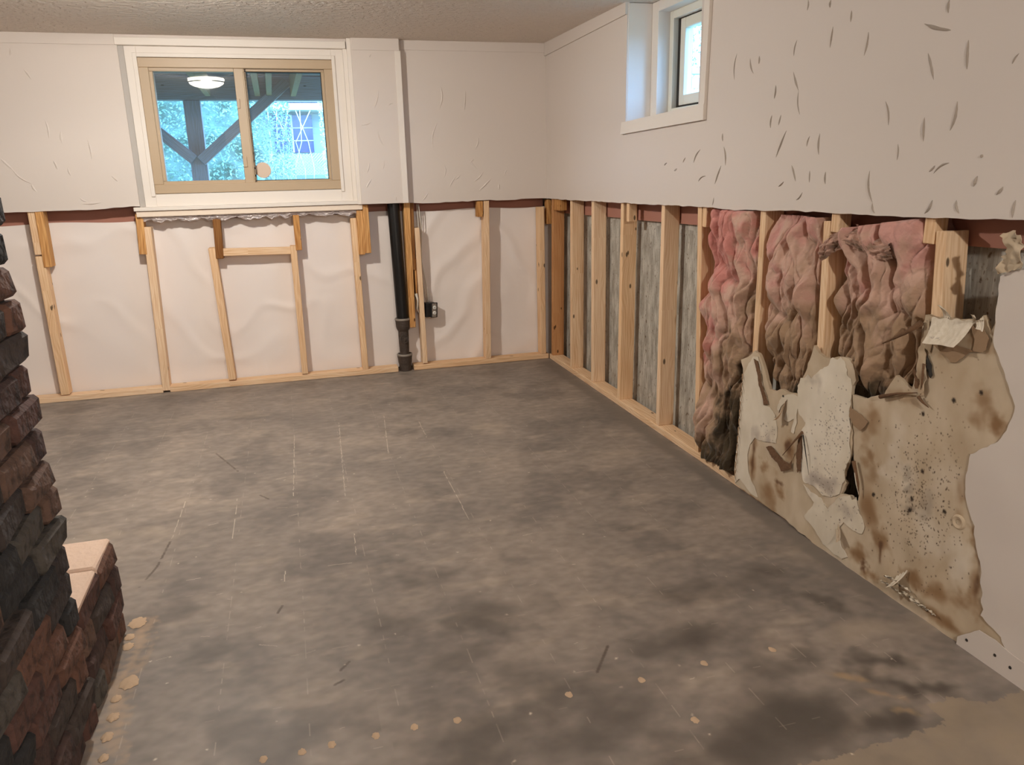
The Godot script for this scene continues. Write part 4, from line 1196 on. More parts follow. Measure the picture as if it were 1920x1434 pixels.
func board_image(white: bool) -> Image:
	var img := Image.create(1100, 700, false, Image.FORMAT_RGBA8)
	var small := Image.create(550, 350, false, Image.FORMAT_RGBA8)
	var a := noise(0.012, 201 + int(white), 4)
	var b := noise(0.06, 203, 4)
	for y in 350:
		for x in 550:
			var t := clampf(0.5 + a.get_noise_2d(x, y * 0.7) * 0.9 + b.get_noise_2d(x, y * 0.5) * 0.25, 0.0, 1.0)
			var c := c8(226, 214, 196).lerp(c8(208, 194, 172), t) if white else c8(206, 188, 164).lerp(c8(182, 160, 132), t)
			small.set_pixel(x, y, c)
	small.resize(1100, 700, Image.INTERPOLATE_CUBIC)
	img.blit_rect(small, Rect2i(0, 0, 1100, 700), Vector2i.ZERO)
	var px := 500.0
	if white:
		for d in [[Vector2(2.965, 0.301), 0.13, 0.07, 0.6], [Vector2(3.077, 0.293), 0.07, 0.09, 0.5], [Vector2(3.346, 0.27), 0.10, 0.06, 0.55], [Vector2(3.268, 0.262), 0.05, 0.09, 0.4], [Vector2(3.236, 0.638), 0.07, 0.04, 0.35], [Vector2(3.473, 0.205), 0.06, 0.05, 0.3]]:
			smear(img, on_board(d[0]), Vector2(d[1], d[2]) * px, 0.0, c8(128, 112, 104), d[3] * 0.9, 0.4, -0.1)
		for k in 420:
			var at: Vector2 = [Vector2(2.985, 0.296), Vector2(3.352, 0.453), Vector2(3.344, 0.28), Vector2(3.475, 0.185), Vector2(3.37, 0.541)][k % 5] + Vector2(rng.randfn(0.0, 0.06), rng.randfn(0.0, 0.06))
			smear(img, on_board(at), Vector2(rng.randf_range(1.0, 2.2), rng.randf_range(1.0, 2.6)), rng.randf() * 3.0, c8(74, 58, 48), rng.randf_range(0.3, 0.8), 0.2)
	else:
		# brown water marks: (centre, half width, half height, strength)
		for d in [[Vector2(2.991, 0.069), 0.10, 0.14, 0.7], [Vector2(2.861, 0.166), 0.035, 0.14, 0.8], [Vector2(2.938, 0.195), 0.04, 0.05, 0.6], [Vector2(3.111, 0.305), 0.05, 0.08, 0.75], [Vector2(3.061, 0.122), 0.05, 0.04, 0.7], [Vector2(3.533, 0.552), 0.07, 0.12, 0.65], [Vector2(3.549, 0.44), 0.06, 0.06, 0.6], [Vector2(3.573, 0.27), 0.05, 0.16, 0.75], [Vector2(3.639, 0.178), 0.07, 0.09, 0.7], [Vector2(3.547, 0.071), 0.09, 0.05, 0.8], [Vector2(3.608, 0.028), 0.06, 0.03, 0.8], [Vector2(3.806, 0.113), 0.08, 0.05, 0.75], [Vector2(3.904, 0.12), 0.12, 0.05, 0.7], [Vector2(4.021, 0.149), 0.08, 0.06, 0.7], [Vector2(4.026, 0.24), 0.035, 0.12, 0.7], [Vector2(4.001, 0.368), 0.03, 0.05, 0.75], [Vector2(3.941, 0.462), 0.03, 0.10, 0.5], [Vector2(3.96, 0.751), 0.06, 0.10, 0.6], [Vector2(4.019, 0.721), 0.04, 0.06, 0.8], [Vector2(3.873, 0.044), 0.14, 0.03, 0.7], [Vector2(3.959, 0.038), 0.09, 0.025, 0.7], [Vector2(3.659, 0.701), 0.10, 0.04, 0.5], [Vector2(3.93, 0.933), 0.06, 0.05, 0.5], [Vector2(3.735, 0.791), 0.03, 0.12, 0.5], [Vector2(3.825, 0.879), 0.06, 0.03, 0.4]]:
			smear(img, on_board(d[0]), Vector2(d[1], d[2]) * px, 0.0, c8(138, 104, 70), d[3] * 1.25, 0.35, -0.1)
		for d in [[Vector2(3.578, 0.045), 0.03, 0.03, 0.8], [Vector2(3.644, 0.14), 0.012, 0.06, 0.7], [Vector2(2.858, 0.19), 0.012, 0.10, 0.7], [Vector2(3.057, 0.156), 0.04, 0.015, 0.7], [Vector2(3.092, 0.321), 0.03, 0.05, 0.7], [Vector2(4.033, 0.253), 0.012, 0.12, 0.6], [Vector2(4.016, 0.357), 0.012, 0.05, 0.6], [Vector2(3.514, 0.69), 0.02, 0.03, 0.6]]:
			smear(img, on_board(d[0]), Vector2(d[1], d[2]) * px, 0.0, c8(94, 62, 38), d[3] * 1.1, 0.4, 0.0)
		# pale, washed stretches
		for d in [[Vector2(3.696, 0.455), 0.10, 0.10, 0.5], [Vector2(3.857, 0.282), 0.12, 0.12, 0.55], [Vector2(3.967, 0.245), 0.07, 0.10, 0.6], [Vector2(3.657, 0.554), 0.05, 0.10, 0.4], [Vector2(3.868, 0.485), 0.10, 0.12, 0.4], [Vector2(3.603, 0.42), 0.03, 0.05, 0.5]]:
			smear(img, on_board(d[0]), Vector2(d[1], d[2]) * px, 0.0, c8(218, 206, 190), d[3], 0.4, -0.1)
		# mould
		for d in [[Vector2(3.743, 0.371), 0.035, 0.06, 0.6], [Vector2(3.758, 0.349), 0.02, 0.02, 0.7], [Vector2(3.798, 0.384), 0.05, 0.08, 0.35], [Vector2(3.718, 0.464), 0.03, 0.06, 0.35]]:
			smear(img, on_board(d[0]), Vector2(d[1], d[2]) * px, 0.0, c8(96, 84, 74), d[3] * 0.8, 0.4, -0.1)
		for k in 520:
			var at: Vector2 = Vector2(3.789, 0.371) + Vector2(rng.randfn(0.0, 0.085), rng.randfn(0.0, 0.13))
			smear(img, on_board(at), Vector2(rng.randf_range(0.9, 2.0), rng.randf_range(1.0, 2.8)), rng.randf_range(-0.7, 0.7), c8(58, 42, 30), rng.randf_range(0.4, 0.95), 0.2)
		for p in [Vector2(3.782, 0.484), Vector2(3.754, 0.377), Vector2(3.753, 0.337), Vector2(3.887, 0.39), Vector2(3.582, 0.321), Vector2(3.754, 0.666), Vector2(3.954, 0.79), Vector2(3.867, 0.741)]:
			smear(img, on_board(p), Vector2(4.5, 5.0), 0.0, c8(40, 28, 18), 0.95, 0.2)
		for k in 60:
			var at: Vector2 = Vector2(3.817, 0.676) + Vector2(rng.randfn(0.0, 0.10), rng.randfn(0.0, 0.08))
			smear(img, on_board(at), Vector2(1.6, 1.8), 0.0, c8(96, 74, 54), 0.6, 0.2)
	img.convert(Image.FORMAT_RGB8)
	return img


# The board runs on out of the photograph to the whole wall beyond.
func run_on(poly: PackedVector2Array) -> PackedVector2Array:
	for i in poly.size():
		if poly[i].x > 4.24 or (poly[i].x > 4.085 and poly[i].y > 0.9):
			poly[i] = Vector2(4.745, 1.285 if poly[i].y > 0.5 else 0.004 if poly[i].y < 0.02 else poly[i].y)
	return poly


func torn_drywall() -> void:
	var uv0 := Vector2(TZ0, TY0)
	var uv1 := Vector2(TZ1, TY1)
	var stained := StandardMaterial3D.new()
	stained.albedo_texture = picture(board_image(false))
	stained.roughness = 0.85
	var white := StandardMaterial3D.new()
	white.albedo_texture = picture(board_image(true))
	white.roughness = 0.8
	var brown_paper := relief(plain(c8(150, 122, 94), 0.95), noise_tex(0.04, 256, 95), 0.2, Vector3(2, 2, 2))
	var rot := relief(plain(c8(108, 78, 54), 0.95), noise_tex(0.05, 256, 96), 0.4, Vector3(3, 3, 3))
	var wn := noise(1.0, 211, 3)
	var o := base("torn_drywall", Vector3.ZERO)
	tag(o, "water-stained mouldy drywall remnant with peeling paper on the lower right wall", "drywall")
	var wrinkle := func(p: Vector2) -> float:
		return 0.0085 + 0.006 * wn.get_noise_2d(p.x * 5.0, p.y * 4.0) + 0.003 * wn.get_noise_2d(p.x * 17.0, p.y * 12.0)
	# the board itself; a crack leads from its torn top into the brown hole
	var outline: PackedVector2Array = M.board_outline
	outline = ragged(run_on(outline.duplicate()), 0.02, 0.0022)
	put("gypsum_board", sheet(outline, 0, -0.0127, 0.0127, 0.022, wrinkle, uv0, uv1), stained, o)
	# sheets of painted paper still clinging to it
	var near := func(p: Vector2) -> float:
		return 0.0115 + 0.006 * wn.get_noise_2d(p.x * 5.0, p.y * 4.0) + 0.003 * wn.get_noise_2d(p.x * 17.0, p.y * 12.0)
	var sheets := [
		points([2.733, 0.031, 2.726, 0.143, 2.732, 0.298, 2.738, 0.412, 2.745, 0.513, 2.753, 0.551, 2.778, 0.595, 2.81, 0.64, 2.848, 0.649, 2.876, 0.609, 2.886, 0.556, 2.902, 0.522, 2.928, 0.497, 2.945, 0.474, 2.909, 0.456, 2.958, 0.459, 2.995, 0.433, 3.015, 0.388, 3.019, 0.319, 2.983, 0.312, 2.927, 0.297, 2.863, 0.291, 2.831, 0.251, 2.819, 0.202, 2.831, 0.13, 2.86, 0.091, 2.888, 0.067, 2.908, 0.03, 2.867, 0.028, 2.806, 0.049, 2.769, 0.066]),
		points([3.133, 0.553, 3.128, 0.595, 3.14, 0.629, 3.166, 0.635, 3.183, 0.656, 3.204, 0.644, 3.246, 0.684, 3.265, 0.697, 3.293, 0.716, 3.305, 0.741, 3.318, 0.753, 3.342, 0.747, 3.357, 0.762, 3.381, 0.752, 3.399, 0.725, 3.404, 0.706, 3.424, 0.698, 3.435, 0.66, 3.434, 0.606, 3.427, 0.578, 3.443, 0.523, 3.443, 0.463, 3.456, 0.427, 3.449, 0.396, 3.436, 0.349, 3.442, 0.323, 3.431, 0.297, 3.419, 0.259, 3.381, 0.23, 3.328, 0.215, 3.275, 0.231, 3.217, 0.226, 3.189, 0.265, 3.171, 0.299, 3.163, 0.39, 3.176, 0.425, 3.194, 0.462, 3.152, 0.484, 3.131, 0.513]),
		points([3.218, 0.217, 3.26, 0.202, 3.318, 0.2, 3.345, 0.182, 3.364, 0.175, 3.401, 0.217, 3.421, 0.247, 3.469, 0.271, 3.487, 0.262, 3.502, 0.28, 3.517, 0.246, 3.563, 0.193, 3.552, 0.157, 3.497, 0.153, 3.456, 0.16, 3.427, 0.116, 3.457, 0.069, 3.495, 0.041, 3.464, 0.016, 3.422, 0.017, 3.353, 0.024, 3.328, 0.044, 3.291, 0.062, 3.242, 0.077, 3.228, 0.087, 3.268, 0.138, 3.281, 0.166, 3.242, 0.184]),
		points([3.042, 0.532, 3.095, 0.554, 3.143, 0.556, 3.17, 0.55, 3.171, 0.542, 3.138, 0.541, 3.136, 0.503, 3.139, 0.449, 3.128, 0.397, 3.107, 0.399, 3.121, 0.455, 3.075, 0.429, 3.053, 0.436, 3.076, 0.486, 3.075, 0.524, 3.034, 0.48, 3.022, 0.454, 3.006, 0.463, 3.023, 0.505])]
	for k in 4:
		put("paper_sheet", sheet(ragged(sheets[k], 0.014, 0.002), 0, -0.0127, 0.0016, 0.024, near, uv0, uv1), white, o)
	var smooth := points([3.968, 1.125, 3.991, 1.138, 4.044, 1.155, 4.096, 1.166, 4.301, -0.004, 4.214, -0.002, 4.183, 0.033, 4.158, 0.081, 4.139, 0.109, 4.11, 0.12, 4.081, 0.13, 4.063, 0.137, 4.069, 0.159, 4.057, 0.176, 4.059, 0.209, 4.047, 0.234, 4.047, 0.269, 4.035, 0.298, 4.014, 0.332, 4.001, 0.368, 3.997, 0.392, 3.971, 0.432, 3.956, 0.468, 3.948, 0.507, 3.95, 0.551, 3.955, 0.603, 3.981, 0.625, 4.016, 0.653, 4.038, 0.67, 4.055, 0.709, 4.068, 0.752, 4.069, 0.783, 4.051, 0.816, 4.026, 0.863, 3.998, 0.905, 3.971, 0.942, 3.973, 0.984, 3.97, 1.035, 3.969, 1.091])
	put("painted_face", sheet(ragged(run_on(smooth), 0.016, 0.0018), 0, -0.0127, 0.002, 0.04, func(p: Vector2) -> float: return 0.0125 + 0.006 * wn.get_noise_2d(p.x * 5.0, p.y * 4.0)), M.paint, o)
	# taped foot of the wall at the near end
	put("taped_foot", sheet(ragged(run_on(points([4, 0.026, 4.069, 0.091, 4.124, 0.093, 4.187, 0.081, 4.287, 0.077, 4.301, -0.004, 4.21, -0.002, 4, -0])), 0.02, 0.001), 0, -0.0127, 0.002, 0.0, func(p: Vector2) -> float: return 0.016), M.paint, o)
	# brown liner where a layer has come away, and bare rotten patches
	for poly in [points([3.768, 0.892, 3.797, 0.906, 3.84, 0.91, 3.883, 0.908, 3.921, 0.903, 3.9, 0.896, 3.88, 0.875, 3.86, 0.858, 3.843, 0.854, 3.828, 0.864, 3.795, 0.881]), points([3.892, 0.976, 3.921, 0.969, 3.943, 0.967, 3.96, 0.949, 3.955, 0.915, 3.939, 0.904, 3.913, 0.905, 3.915, 0.938]), points([3.436, 0.597, 3.461, 0.592, 3.492, 0.586, 3.531, 0.57, 3.513, 0.545, 3.494, 0.528, 3.46, 0.539, 3.435, 0.561])]:
		put("liner_patch", sheet(ragged(poly, 0.01, 0.0015), 0, -0.0127, 0.002, 0.0, func(p: Vector2) -> float: return 0.015), brown_paper, o)
	for poly in [points([2.955, 0.283, 2.988, 0.299, 3.027, 0.284, 3.08, 0.266, 3.116, 0.265, 3.135, 0.286, 3.132, 0.248, 3.106, 0.234, 3.072, 0.216, 3.047, 0.24, 3.001, 0.252]), points([3.166, 0.396, 3.184, 0.408, 3.19, 0.333, 3.192, 0.266, 3.174, 0.25, 3.158, 0.321]), points([2.826, 0.635, 2.854, 0.632, 2.883, 0.583, 2.896, 0.539, 2.931, 0.498, 2.95, 0.47, 2.92, 0.457, 2.905, 0.495, 2.877, 0.53, 2.86, 0.577])]:
		put("rotten_patch", sheet(ragged(poly, 0.008, 0.0015), 0, -0.0127, 0.003, 0.0, func(p: Vector2) -> float: return 0.016), rot, o)
	# curled flap below the near stud: hinged at its top, rolling out at its foot
	var curl := func(a: Vector2, b: Vector2, c: Vector2, d: Vector2, out: float, called: String, m: Material) -> void:
		put(called, surface(18, 14, func(u: float, v: float):
			var p := (a.lerp(b, u)).lerp(d.lerp(c, u), v)
			var k := out * (v * v + 0.25 * sin(u * 9.0) * v * 0.4 + 0.35 * v * absf(u - 0.45))
			return [Vector3(-0.026 - k, p.y + 0.003 * sin(u * 23.0) * (1.0 - v), p.x), null], Vector3(-1, 0, 0)), m, o)
	curl.call(Vector2(3.749, 0.973), Vector2(3.903, 0.99), Vector2(3.886, 0.912), Vector2(3.765, 0.9), 0.035, "curled_flap", white)
	curl.call(Vector2(3.793, 0.981), Vector2(3.823, 0.983), Vector2(3.811, 1.019), Vector2(3.798, 1.023), 0.03, "curled_flap", white)
	curl.call(Vector2(3.893, 0.979), Vector2(3.907, 0.985), Vector2(3.932, 1.011), Vector2(3.92, 1.015), 0.03, "curled_flap", white)
	curl.call(Vector2(3.909, 0.985), Vector2(3.932, 1.008), Vector2(3.953, 0.969), Vector2(3.927, 0.973), 0.015, "curled_flap", white)
	curl.call(Vector2(3.043, 0.465), Vector2(3.064, 0.525), Vector2(3.066, 0.445), Vector2(3.026, 0.423), 0.025, "curled_flap", brown_paper)
	curl.call(Vector2(3.732, 0.088), Vector2(3.777, 0.135), Vector2(3.762, 0.076), Vector2(3.727, 0.049), 0.03, "curled_flap", white)
	put("crumpled_paper", sheet(ragged(points([3.975, 1.242, 3.988, 1.223, 3.986, 1.194, 3.975, 1.165, 3.972, 1.134, 3.991, 1.139, 4.041, 1.157, 4.033, 1.24, 3.999, 1.252]), 0.01, 0.003), 0, -0.0127, 0.002, 0.012, func(p: Vector2) -> float: return 0.02 + 0.05 * absf(wn.get_noise_2d(p.x * 16.0, p.y * 12.0)), uv0, uv1), stained, o)
	curl.call(Vector2(3.411, 0.124), Vector2(3.432, 0.144), Vector2(3.478, 0.105), Vector2(3.455, 0.082), 0.02, "curled_flap", stained)
	# slivers of lath, torn strips, a sheet for a dark gap, and hanging cord
	var sliver := func(path: Array, r: float, m: Material, called := "sliver") -> void:
		var pts := []
		for p in path:
			pts.append(Vector3(-0.030 - p[1], p[0].y, p[0].x))
		put(called, tube(pts, r, 6, true), m, o)
	sliver.call([[Vector2(3.189, 0.425), 0.0], [Vector2(3.152, 0.369), 0.012], [Vector2(3.102, 0.299), 0.02]], 0.006, rot)
	sliver.call([[Vector2(3.2, 0.416), 0.004], [Vector2(3.228, 0.346), 0.006], [Vector2(3.248, 0.269), 0.0]], 0.003, M.gasket, "hanging_cord")
	sliver.call([[Vector2(3.727, 0.954), 0.01], [Vector2(3.677, 0.913), 0.02], [Vector2(3.597, 0.864), 0.03]], 0.010, rot)
	sliver.call([[Vector2(3.581, 0.676), 0.004], [Vector2(3.658, 0.708), 0.006], [Vector2(3.736, 0.732), 0.004]], 0.007, rot)
	sliver.call([[Vector2(3.751, 0.829), 0.004], [Vector2(3.75, 0.778), 0.004], [Vector2(3.749, 0.729), 0.002]], 0.006, rot)
	sliver.call([[Vector2(3.742, 0.72), 0.003], [Vector2(3.761, 0.708), 0.003], [Vector2(3.784, 0.697), 0.0]], 0.006, rot)
	sliver.call([[Vector2(3.486, 0.413), 0.003], [Vector2(3.521, 0.339), 0.004], [Vector2(3.527, 0.295), 0.002]], 0.007, rot)
	sliver.call([[Vector2(3.501, 0.382), 0.004], [Vector2(3.516, 0.337), 0.006], [Vector2(3.529, 0.302), 0.004]], 0.005, white)
	for k in 4:
		var strip: PackedVector2Array = [points([3.716, 0.873, 3.735, 0.901, 3.759, 0.814, 3.758, 0.74, 3.743, 0.727, 3.723, 0.788]), points([3.705, 0.805, 3.728, 0.796, 3.742, 0.745, 3.723, 0.741]), points([3.751, 0.856, 3.772, 0.828, 3.785, 0.8, 3.772, 0.787, 3.753, 0.813]), points([3.721, 0.955, 3.744, 0.966, 3.763, 0.899, 3.76, 0.865, 3.741, 0.878])][k]
		put("torn_strip_or_gap", sheet(ragged(strip, 0.012, 0.002), 0, -0.0127, 0.002, 0.012, func(p: Vector2) -> float: return 0.014 + 0.016 * absf(wn.get_noise_2d(p.x * 20.0, p.y * 9.0 + k)), uv0, uv1), [stained, rot, M.gasket, stained][k], o)  # the near-black third piece is a sheet standing in for a dark gap
	for k in 12:
		var a: Vector2 = (Vector2(2.745, 0.549)).lerp(Vector2(2.731, 0.093), k / 11.0)
		sliver.call([[a, -0.004], [a + Vector2(0.012, -0.02), 0.004], [a + Vector2(0.016, -0.045), -0.002]], 0.003, brown_paper, "torn_strip_or_gap")
	var ring := put("screw_dimple", lathe(points([0.010, 0.0, 0.018, 0.004, 0.022, 0.002, 0.025, -0.002]), 20), stained, o)
	ring.transform = Transform3D(Basis(Vector3.BACK, PI / 2), Vector3(-0.022, (Vector2(3.941, 0.38)).y, (Vector2(3.941, 0.38)).x))
	for p in [Vector2(4.034, 0.035), Vector2(4.132, 0.047), Vector2(4.184, 0.041), Vector2(3.049, 0.532)]:
		var s := put("nail_head", lathe(points([0.0, 0.002, 0.004, 0.0015, 0.005, 0.0]), 10), M.gasket, o)
		s.transform = Transform3D(Basis(Vector3.BACK, PI / 2), Vector3(-0.029, p.y, p.x))
	# crumpled scraps lying along the foot of the board
	for k in 4:
		var c: Vector2 = [Vector2(3.752, 0.079), Vector2(3.825, 0.06), Vector2(3.732, 0.052), Vector2(3.86, 0.056)][k]
		var sc := base("paper_scrap", Vector3(-0.03, maxf(c.y, 0.03), c.x))
		tag(sc, ["curled cream paper scrap at the foot of the stained drywall", "thin cream paper sliver along the drywall foot", "stubby torn paper scrap at the drywall foot", "narrow folded paper strip near the taped wall foot"][k], "paper scrap")
		var n2 := noise(1.0, 300 + k, 2)
		put("paper", surface(12, 6, func(u: float, v: float): return [Vector3(0.015 * n2.get_noise_2d(u * 4.0, v * 3.0) - 0.012 * v, 0.012 * v - 0.01 + 0.006 * n2.get_noise_2d(u * 7.0, 9.0), -0.05 + 0.1 * u), null], Vector3(-1, 0.4, 0)), white, sc)


func pipe_and_outlet() -> void:
	var x := -1.128
	var o := base("drain_pipe", Vector3(x, 0, -0.03))
	tag(o, "black drain pipe with a cast iron cleanout foot, rising into the boxed chase", "pipe")
	var body := put("pipe", lathe(points([0.043, 0.36, 0.043, 1.222]), 36), M.pipe, o)
	body.transform = Transform3D(Basis(Vector3.BACK, 0.022), Vector3(0.008, 0, 0))
	put("hub", lathe(points([0.044, 0.395, 0.054, 0.395, 0.056, 0.385, 0.054, 0.37, 0.052, 0.335, 0.048, 0.318, 0.038, 0.30]), 36), M.iron, o)
	put("hub_rim", lathe(points([0.050, 0.399, 0.0565, 0.397, 0.058, 0.388, 0.0555, 0.383]), 36), M.iron_rim, o)
	put("cleanout_tee", lathe(points([0.038, 0.31, 0.038, 0.26, 0.037, 0.20, 0.035, 0.14, 0.038, 0.12]), 36), M.iron, o)
	var plug := put("cleanout_plug", lathe(points([0.0, 0.012, 0.012, 0.012, 0.013, 0.0, 0.026, 0.0, 0.028, 0.006, 0.032, 0.006, 0.033, -0.02]), 28), M.iron, o)
	plug.transform = Transform3D(Basis(Vector3.RIGHT, PI / 2), Vector3(0, 0.245, 0.036))
	put("hub", lathe(points([0.038, 0.13, 0.054, 0.128, 0.056, 0.115, 0.053, 0.10, 0.050, 0.065, 0.046, 0.05, 0.044, 0.0]), 36), M.iron, o)
	put("hub_rim", lathe(points([0.050, 0.131, 0.0565, 0.129, 0.058, 0.12, 0.0555, 0.115]), 36), M.iron_rim, o)
	# outlet box on the thin stud
	var c: Vector2 = Vector2(-0.907, 0.443)
	var b := base("outlet_box", Vector3(c.x, c.y, -0.035))
	tag(b, "black outlet box with a white duplex socket on the thin stud", "outlet box")
	b.rotation = Vector3(0, 0.35, -0.06)
	block("box", Vector3(-0.055, -0.052, -0.05), Vector3(0.03, 0.052, 0.02), M.black_plastic, b)
	block("rim", Vector3(-0.022, -0.055, 0.018), Vector3(0.034, 0.055, 0.028), M.black_plastic, b)
	block("yoke", Vector3(-0.012, -0.050, 0.026), Vector3(0.024, 0.050, 0.030), M.iron_rim, b)
	for s in [-1.0, 1.0]:
		var f := put("socket_face", lathe(points([0.0, 0.008, 0.012, 0.008, 0.014, 0.0]), 20), M.white_plastic, b)
		f.transform = Transform3D(Basis(Vector3.RIGHT, PI / 2), Vector3(0.006, s * 0.020, 0.030))
		for e in [-0.005, 0.005]:
			block("slot", Vector3(0.006 + e - 0.001, s * 0.020 - 0.004, 0.037), Vector3(0.006 + e + 0.001, s * 0.020 + 0.004, 0.0385), M.black_plastic, b, 0.0003)
	var k1: Vector2 = Vector2(-0.965, 1.073)
	for j in 2:
		var w := put("cable", tube([Vector3(k1.x - 0.012 + 0.012 * j, 1.21, -0.04), Vector3(k1.x - 0.006 + 0.02 * j, 1.05, -0.045), Vector3(c.x - 0.075 + 0.02 * j, 0.8, -0.05), Vector3(c.x - 0.045 + 0.02 * j, 0.6, -0.05), Vector3(c.x - 0.03 + 0.015 * j, c.y + 0.05, -0.05)], 0.004, 6), M.wire)
		tag(w, ["thin pale cable running down the thin stud into the outlet box, inner one", "thin pale cable running down the thin stud into the outlet box, outer one"][j], "cable")


func brickwork() -> void:
	var meshes := []
	for k in 6:
		meshes.append(box_mesh(Vector3(0.1, 0.071, 0.204), 0.010, 0.005))
	var halves := []
	for k in 4:
		halves.append(box_mesh(Vector3(0.1, 0.071, 0.099), 0.010, 0.005))
	var br: Array = M.bricks
	# column: right face x = -2.51, far corner z = 3.58
	var col := base("brick_column", Vector3(-2.51, 0, 3.58))
	tag(col, "dark rough brick column rising out of frame at the near left", "brick column")
	block("mortar_core", Vector3(-0.9, 0, 0.02), Vector3(-0.022, CEIL, 1.6), M.mortar, col)
	var pitch := 0.0785
	for row in 21:
		var y := 0.030 + row * pitch
		var z := 0.0
		var half := row % 2 == 0
		while z < 1.5:
			var short := half and z == 0.0
			var len_ := 0.094 if short else 0.198
			var m: Mesh = (halves[(row * 3) % 4] if short else meshes[(row * 5 + int(z * 20.0)) % 6])
			var o := put("brick", m, br[(row * 7 + int(z * 31.0) * 3 + row / 3) % 8], col)
			var proud := rng.randf_range(-0.006, 0.010)
			o.position = Vector3(-0.05 + proud, y + rng.randf_range(-0.003, 0.003), z + len_ * 0.5 + rng.randf_range(-0.004, 0.004) + (rng.randf_range(-0.012, 0.006) if z == 0.0 else 0.0))
			o.rotation = Vector3(rng.randf_range(-0.03, 0.03), rng.randf_range(-0.04, 0.04), rng.randf_range(-0.03, 0.03))
			z += len_ + 0.012
		# far face, running away to the left
		for k in 3:
			var o := put("brick", meshes[(row + k) % 6], br[(row * 5 + k * 3) % 8], col)
			o.rotation = Vector3(0, PI / 2 + rng.randf_range(-0.02, 0.02), 0)
			o.position = Vector3(-0.215 - k * 0.21 - (0.1 if half else 0.0), y, 0.05 + rng.randf_range(-0.006, 0.006))
	# hearth block beyond it
	var he := base("brick_hearth", Vector3(-2.51, 0, 3.13))
	tag(he, "low brick hearth block with dusty tan cap bricks beyond the column", "hearth")
	he.set_meta("label", "low brick hearth block with pale dusty cap bricks beyond the column")
	block("mortar_core", Vector3(-0.9, 0, 0.02), Vector3(-0.02, 0.30, 0.43), M.mortar, he)
	for row in 4:
		var y := 0.042 + row * 0.083
		var z := 0.0
		var half := row % 2 == 0
		while z < 0.38:
			var short := (half and z == 0.0) or z > 0.3
			var len_ := 0.094 if short else 0.2
			var o := put("brick", halves[row % 4] if short else meshes[(row + int(z * 10.0)) % 6], br[[6, 2, 0, 3, 1, 7][(row * 2 + int(z * 12.0)) % 6]], he)
			o.scale = Vector3(1, 1.12, 1)
			o.position = Vector3(-0.05 + rng.randf_range(-0.004, 0.008), y, z + len_ * 0.5)
			o.rotation = Vector3(rng.randf_range(-0.03, 0.03), rng.randf_range(-0.03, 0.03), 0)
			z += len_ + 0.01
		for k in 3:
			var o := put("brick", meshes[(row + k) % 6], br[(row * 5 + k * 3 + 2) % 8], he)
			o.scale = Vector3(1, 1.12, 1)
			o.rotation = Vector3(0, PI / 2, 0)
			o.position = Vector3(-0.215 - k * 0.21 - (0.1 if half else 0.0), y, 0.05)
	for k in 4:
		for j in 2:
			var o := put("cap_brick", box_mesh(Vector3(0.2, 0.03, 0.206), 0.006, 0.003), M.cap_brick, he)
			o.position = Vector3(-0.106 - k * 0.208, 0.325, 0.105 + j * 0.218)
			o.rotation.y = rng.randf_range(-0.02, 0.02)


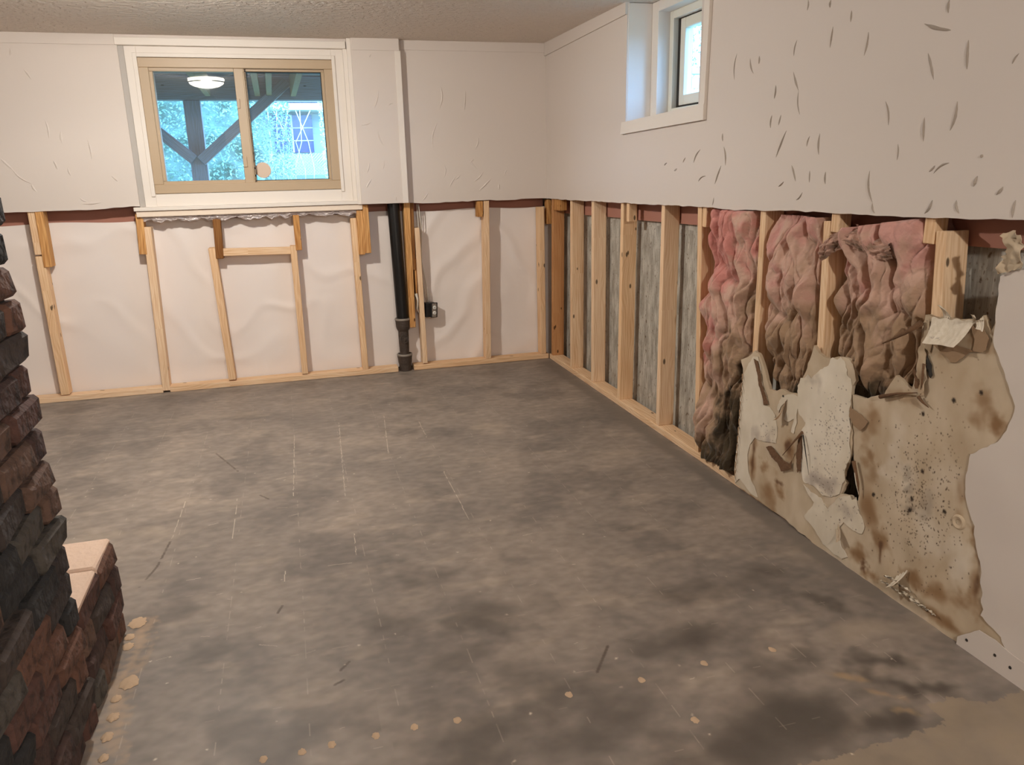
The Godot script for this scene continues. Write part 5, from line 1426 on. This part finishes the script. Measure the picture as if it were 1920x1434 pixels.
func loose_bits() -> void:
	# blobs of dried mortar on the floor along the brickwork
	var g := "dried mortar blobs beside the brickwork"
	var spots := [[Vector2(-2.489, 3.084), 0.035, "largest dried mortar blob, off the far hearth corner"], [Vector2(-2.5, 3.168), 0.02, "small mortar blob just below the largest one"], [Vector2(-2.496, 3.222), 0.022, "mortar blob touching the hearth foot"], [Vector2(-2.457, 3.424), 0.034, "oval mortar blob halfway along the column foot"], [Vector2(-2.481, 3.492), 0.018, "small mortar blob between the two ovals by the column"], [Vector2(-2.474, 3.577), 0.02, "thin smeared mortar blob by the column foot"], [Vector2(-2.474, 3.658), 0.02, "mortar blob near the bottom edge by the column"], [Vector2(-2.465, 3.743), 0.016, "lowest mortar blob beside the column foot"]]
	for k in spots.size():
		var s = spots[k]
		var n := noise(1.0, 400 + k, 3)
		var r: float = s[1]
		var p: Vector2 = s[0]
		var o := put("mortar_blob", surface(24, 6, func(u: float, v: float):
			var a := TAU * u
			var rr := r * (1.0 - v) * (1.0 + 0.35 * n.get_noise_2d(cos(a) * 1.4, sin(a) * 2.0))
			return [Vector3(cos(a) * rr * 0.8, 0.006 * sqrt(v) + 0.001, sin(a) * rr), null], Vector3.UP), M.dried_mortar)
		o.position = Vector3(p.x, 0.0, p.y)
		tag(o, s[2], "mortar", g)
	# flakes of old adhesive standing on the floor
	var gf := "pale flakes stuck to the floor"
	var flakes := [[Vector2(-1.02, 3.869), "pale flake on the dark adhesive, second of the row of three"], [Vector2(-0.809, 3.852), "pale flake on the dark floor toward the drywall"], [Vector2(-0.578, 3.855), "small pale flake on the dark floor nearest the stained drywall"], [Vector2(-1.975, 3.873), "oval tan flake near the bottom edge"], [Vector2(-2.07, 3.869), "broad tan flake lowest on the floor"], [Vector2(-1.682, 3.867), "tan flake left of the round one near the bottom"], [Vector2(-1.567, 3.875), "round tan flake near the bottom middle"], [Vector2(-1.899, 3.868), "thin white flake near the bottom edge"], [Vector2(-1.785, 3.869), "tiny white flake right of the thin one"], [Vector2(-0.957, 4.067), "pale flake low on the darkest floor patch"], [Vector2(-1.243, 3.865), "curled pale flake in the lower middle of the floor"]]
	for k in flakes.size():
		var f = flakes[k]
		var p: Vector2 = f[0]
		var n := noise(1.0, 500 + k, 2)
		var o := put("floor_flake", surface(16, 3, func(u: float, v: float):
			var a := TAU * u
			var rr := 0.0105 * (1.0 - v) * (1.0 + 0.3 * n.get_noise_2d(cos(a) * 2.0, sin(a) * 2.0))
			return [Vector3(cos(a) * rr, 0.003 * sqrt(v) + 0.0005, sin(a) * rr * 1.3), null], Vector3.UP), M.dried_mortar)
		o.position = Vector3(p.x, 0.0, p.y)
		tag(o, f[1], "flake", gf)
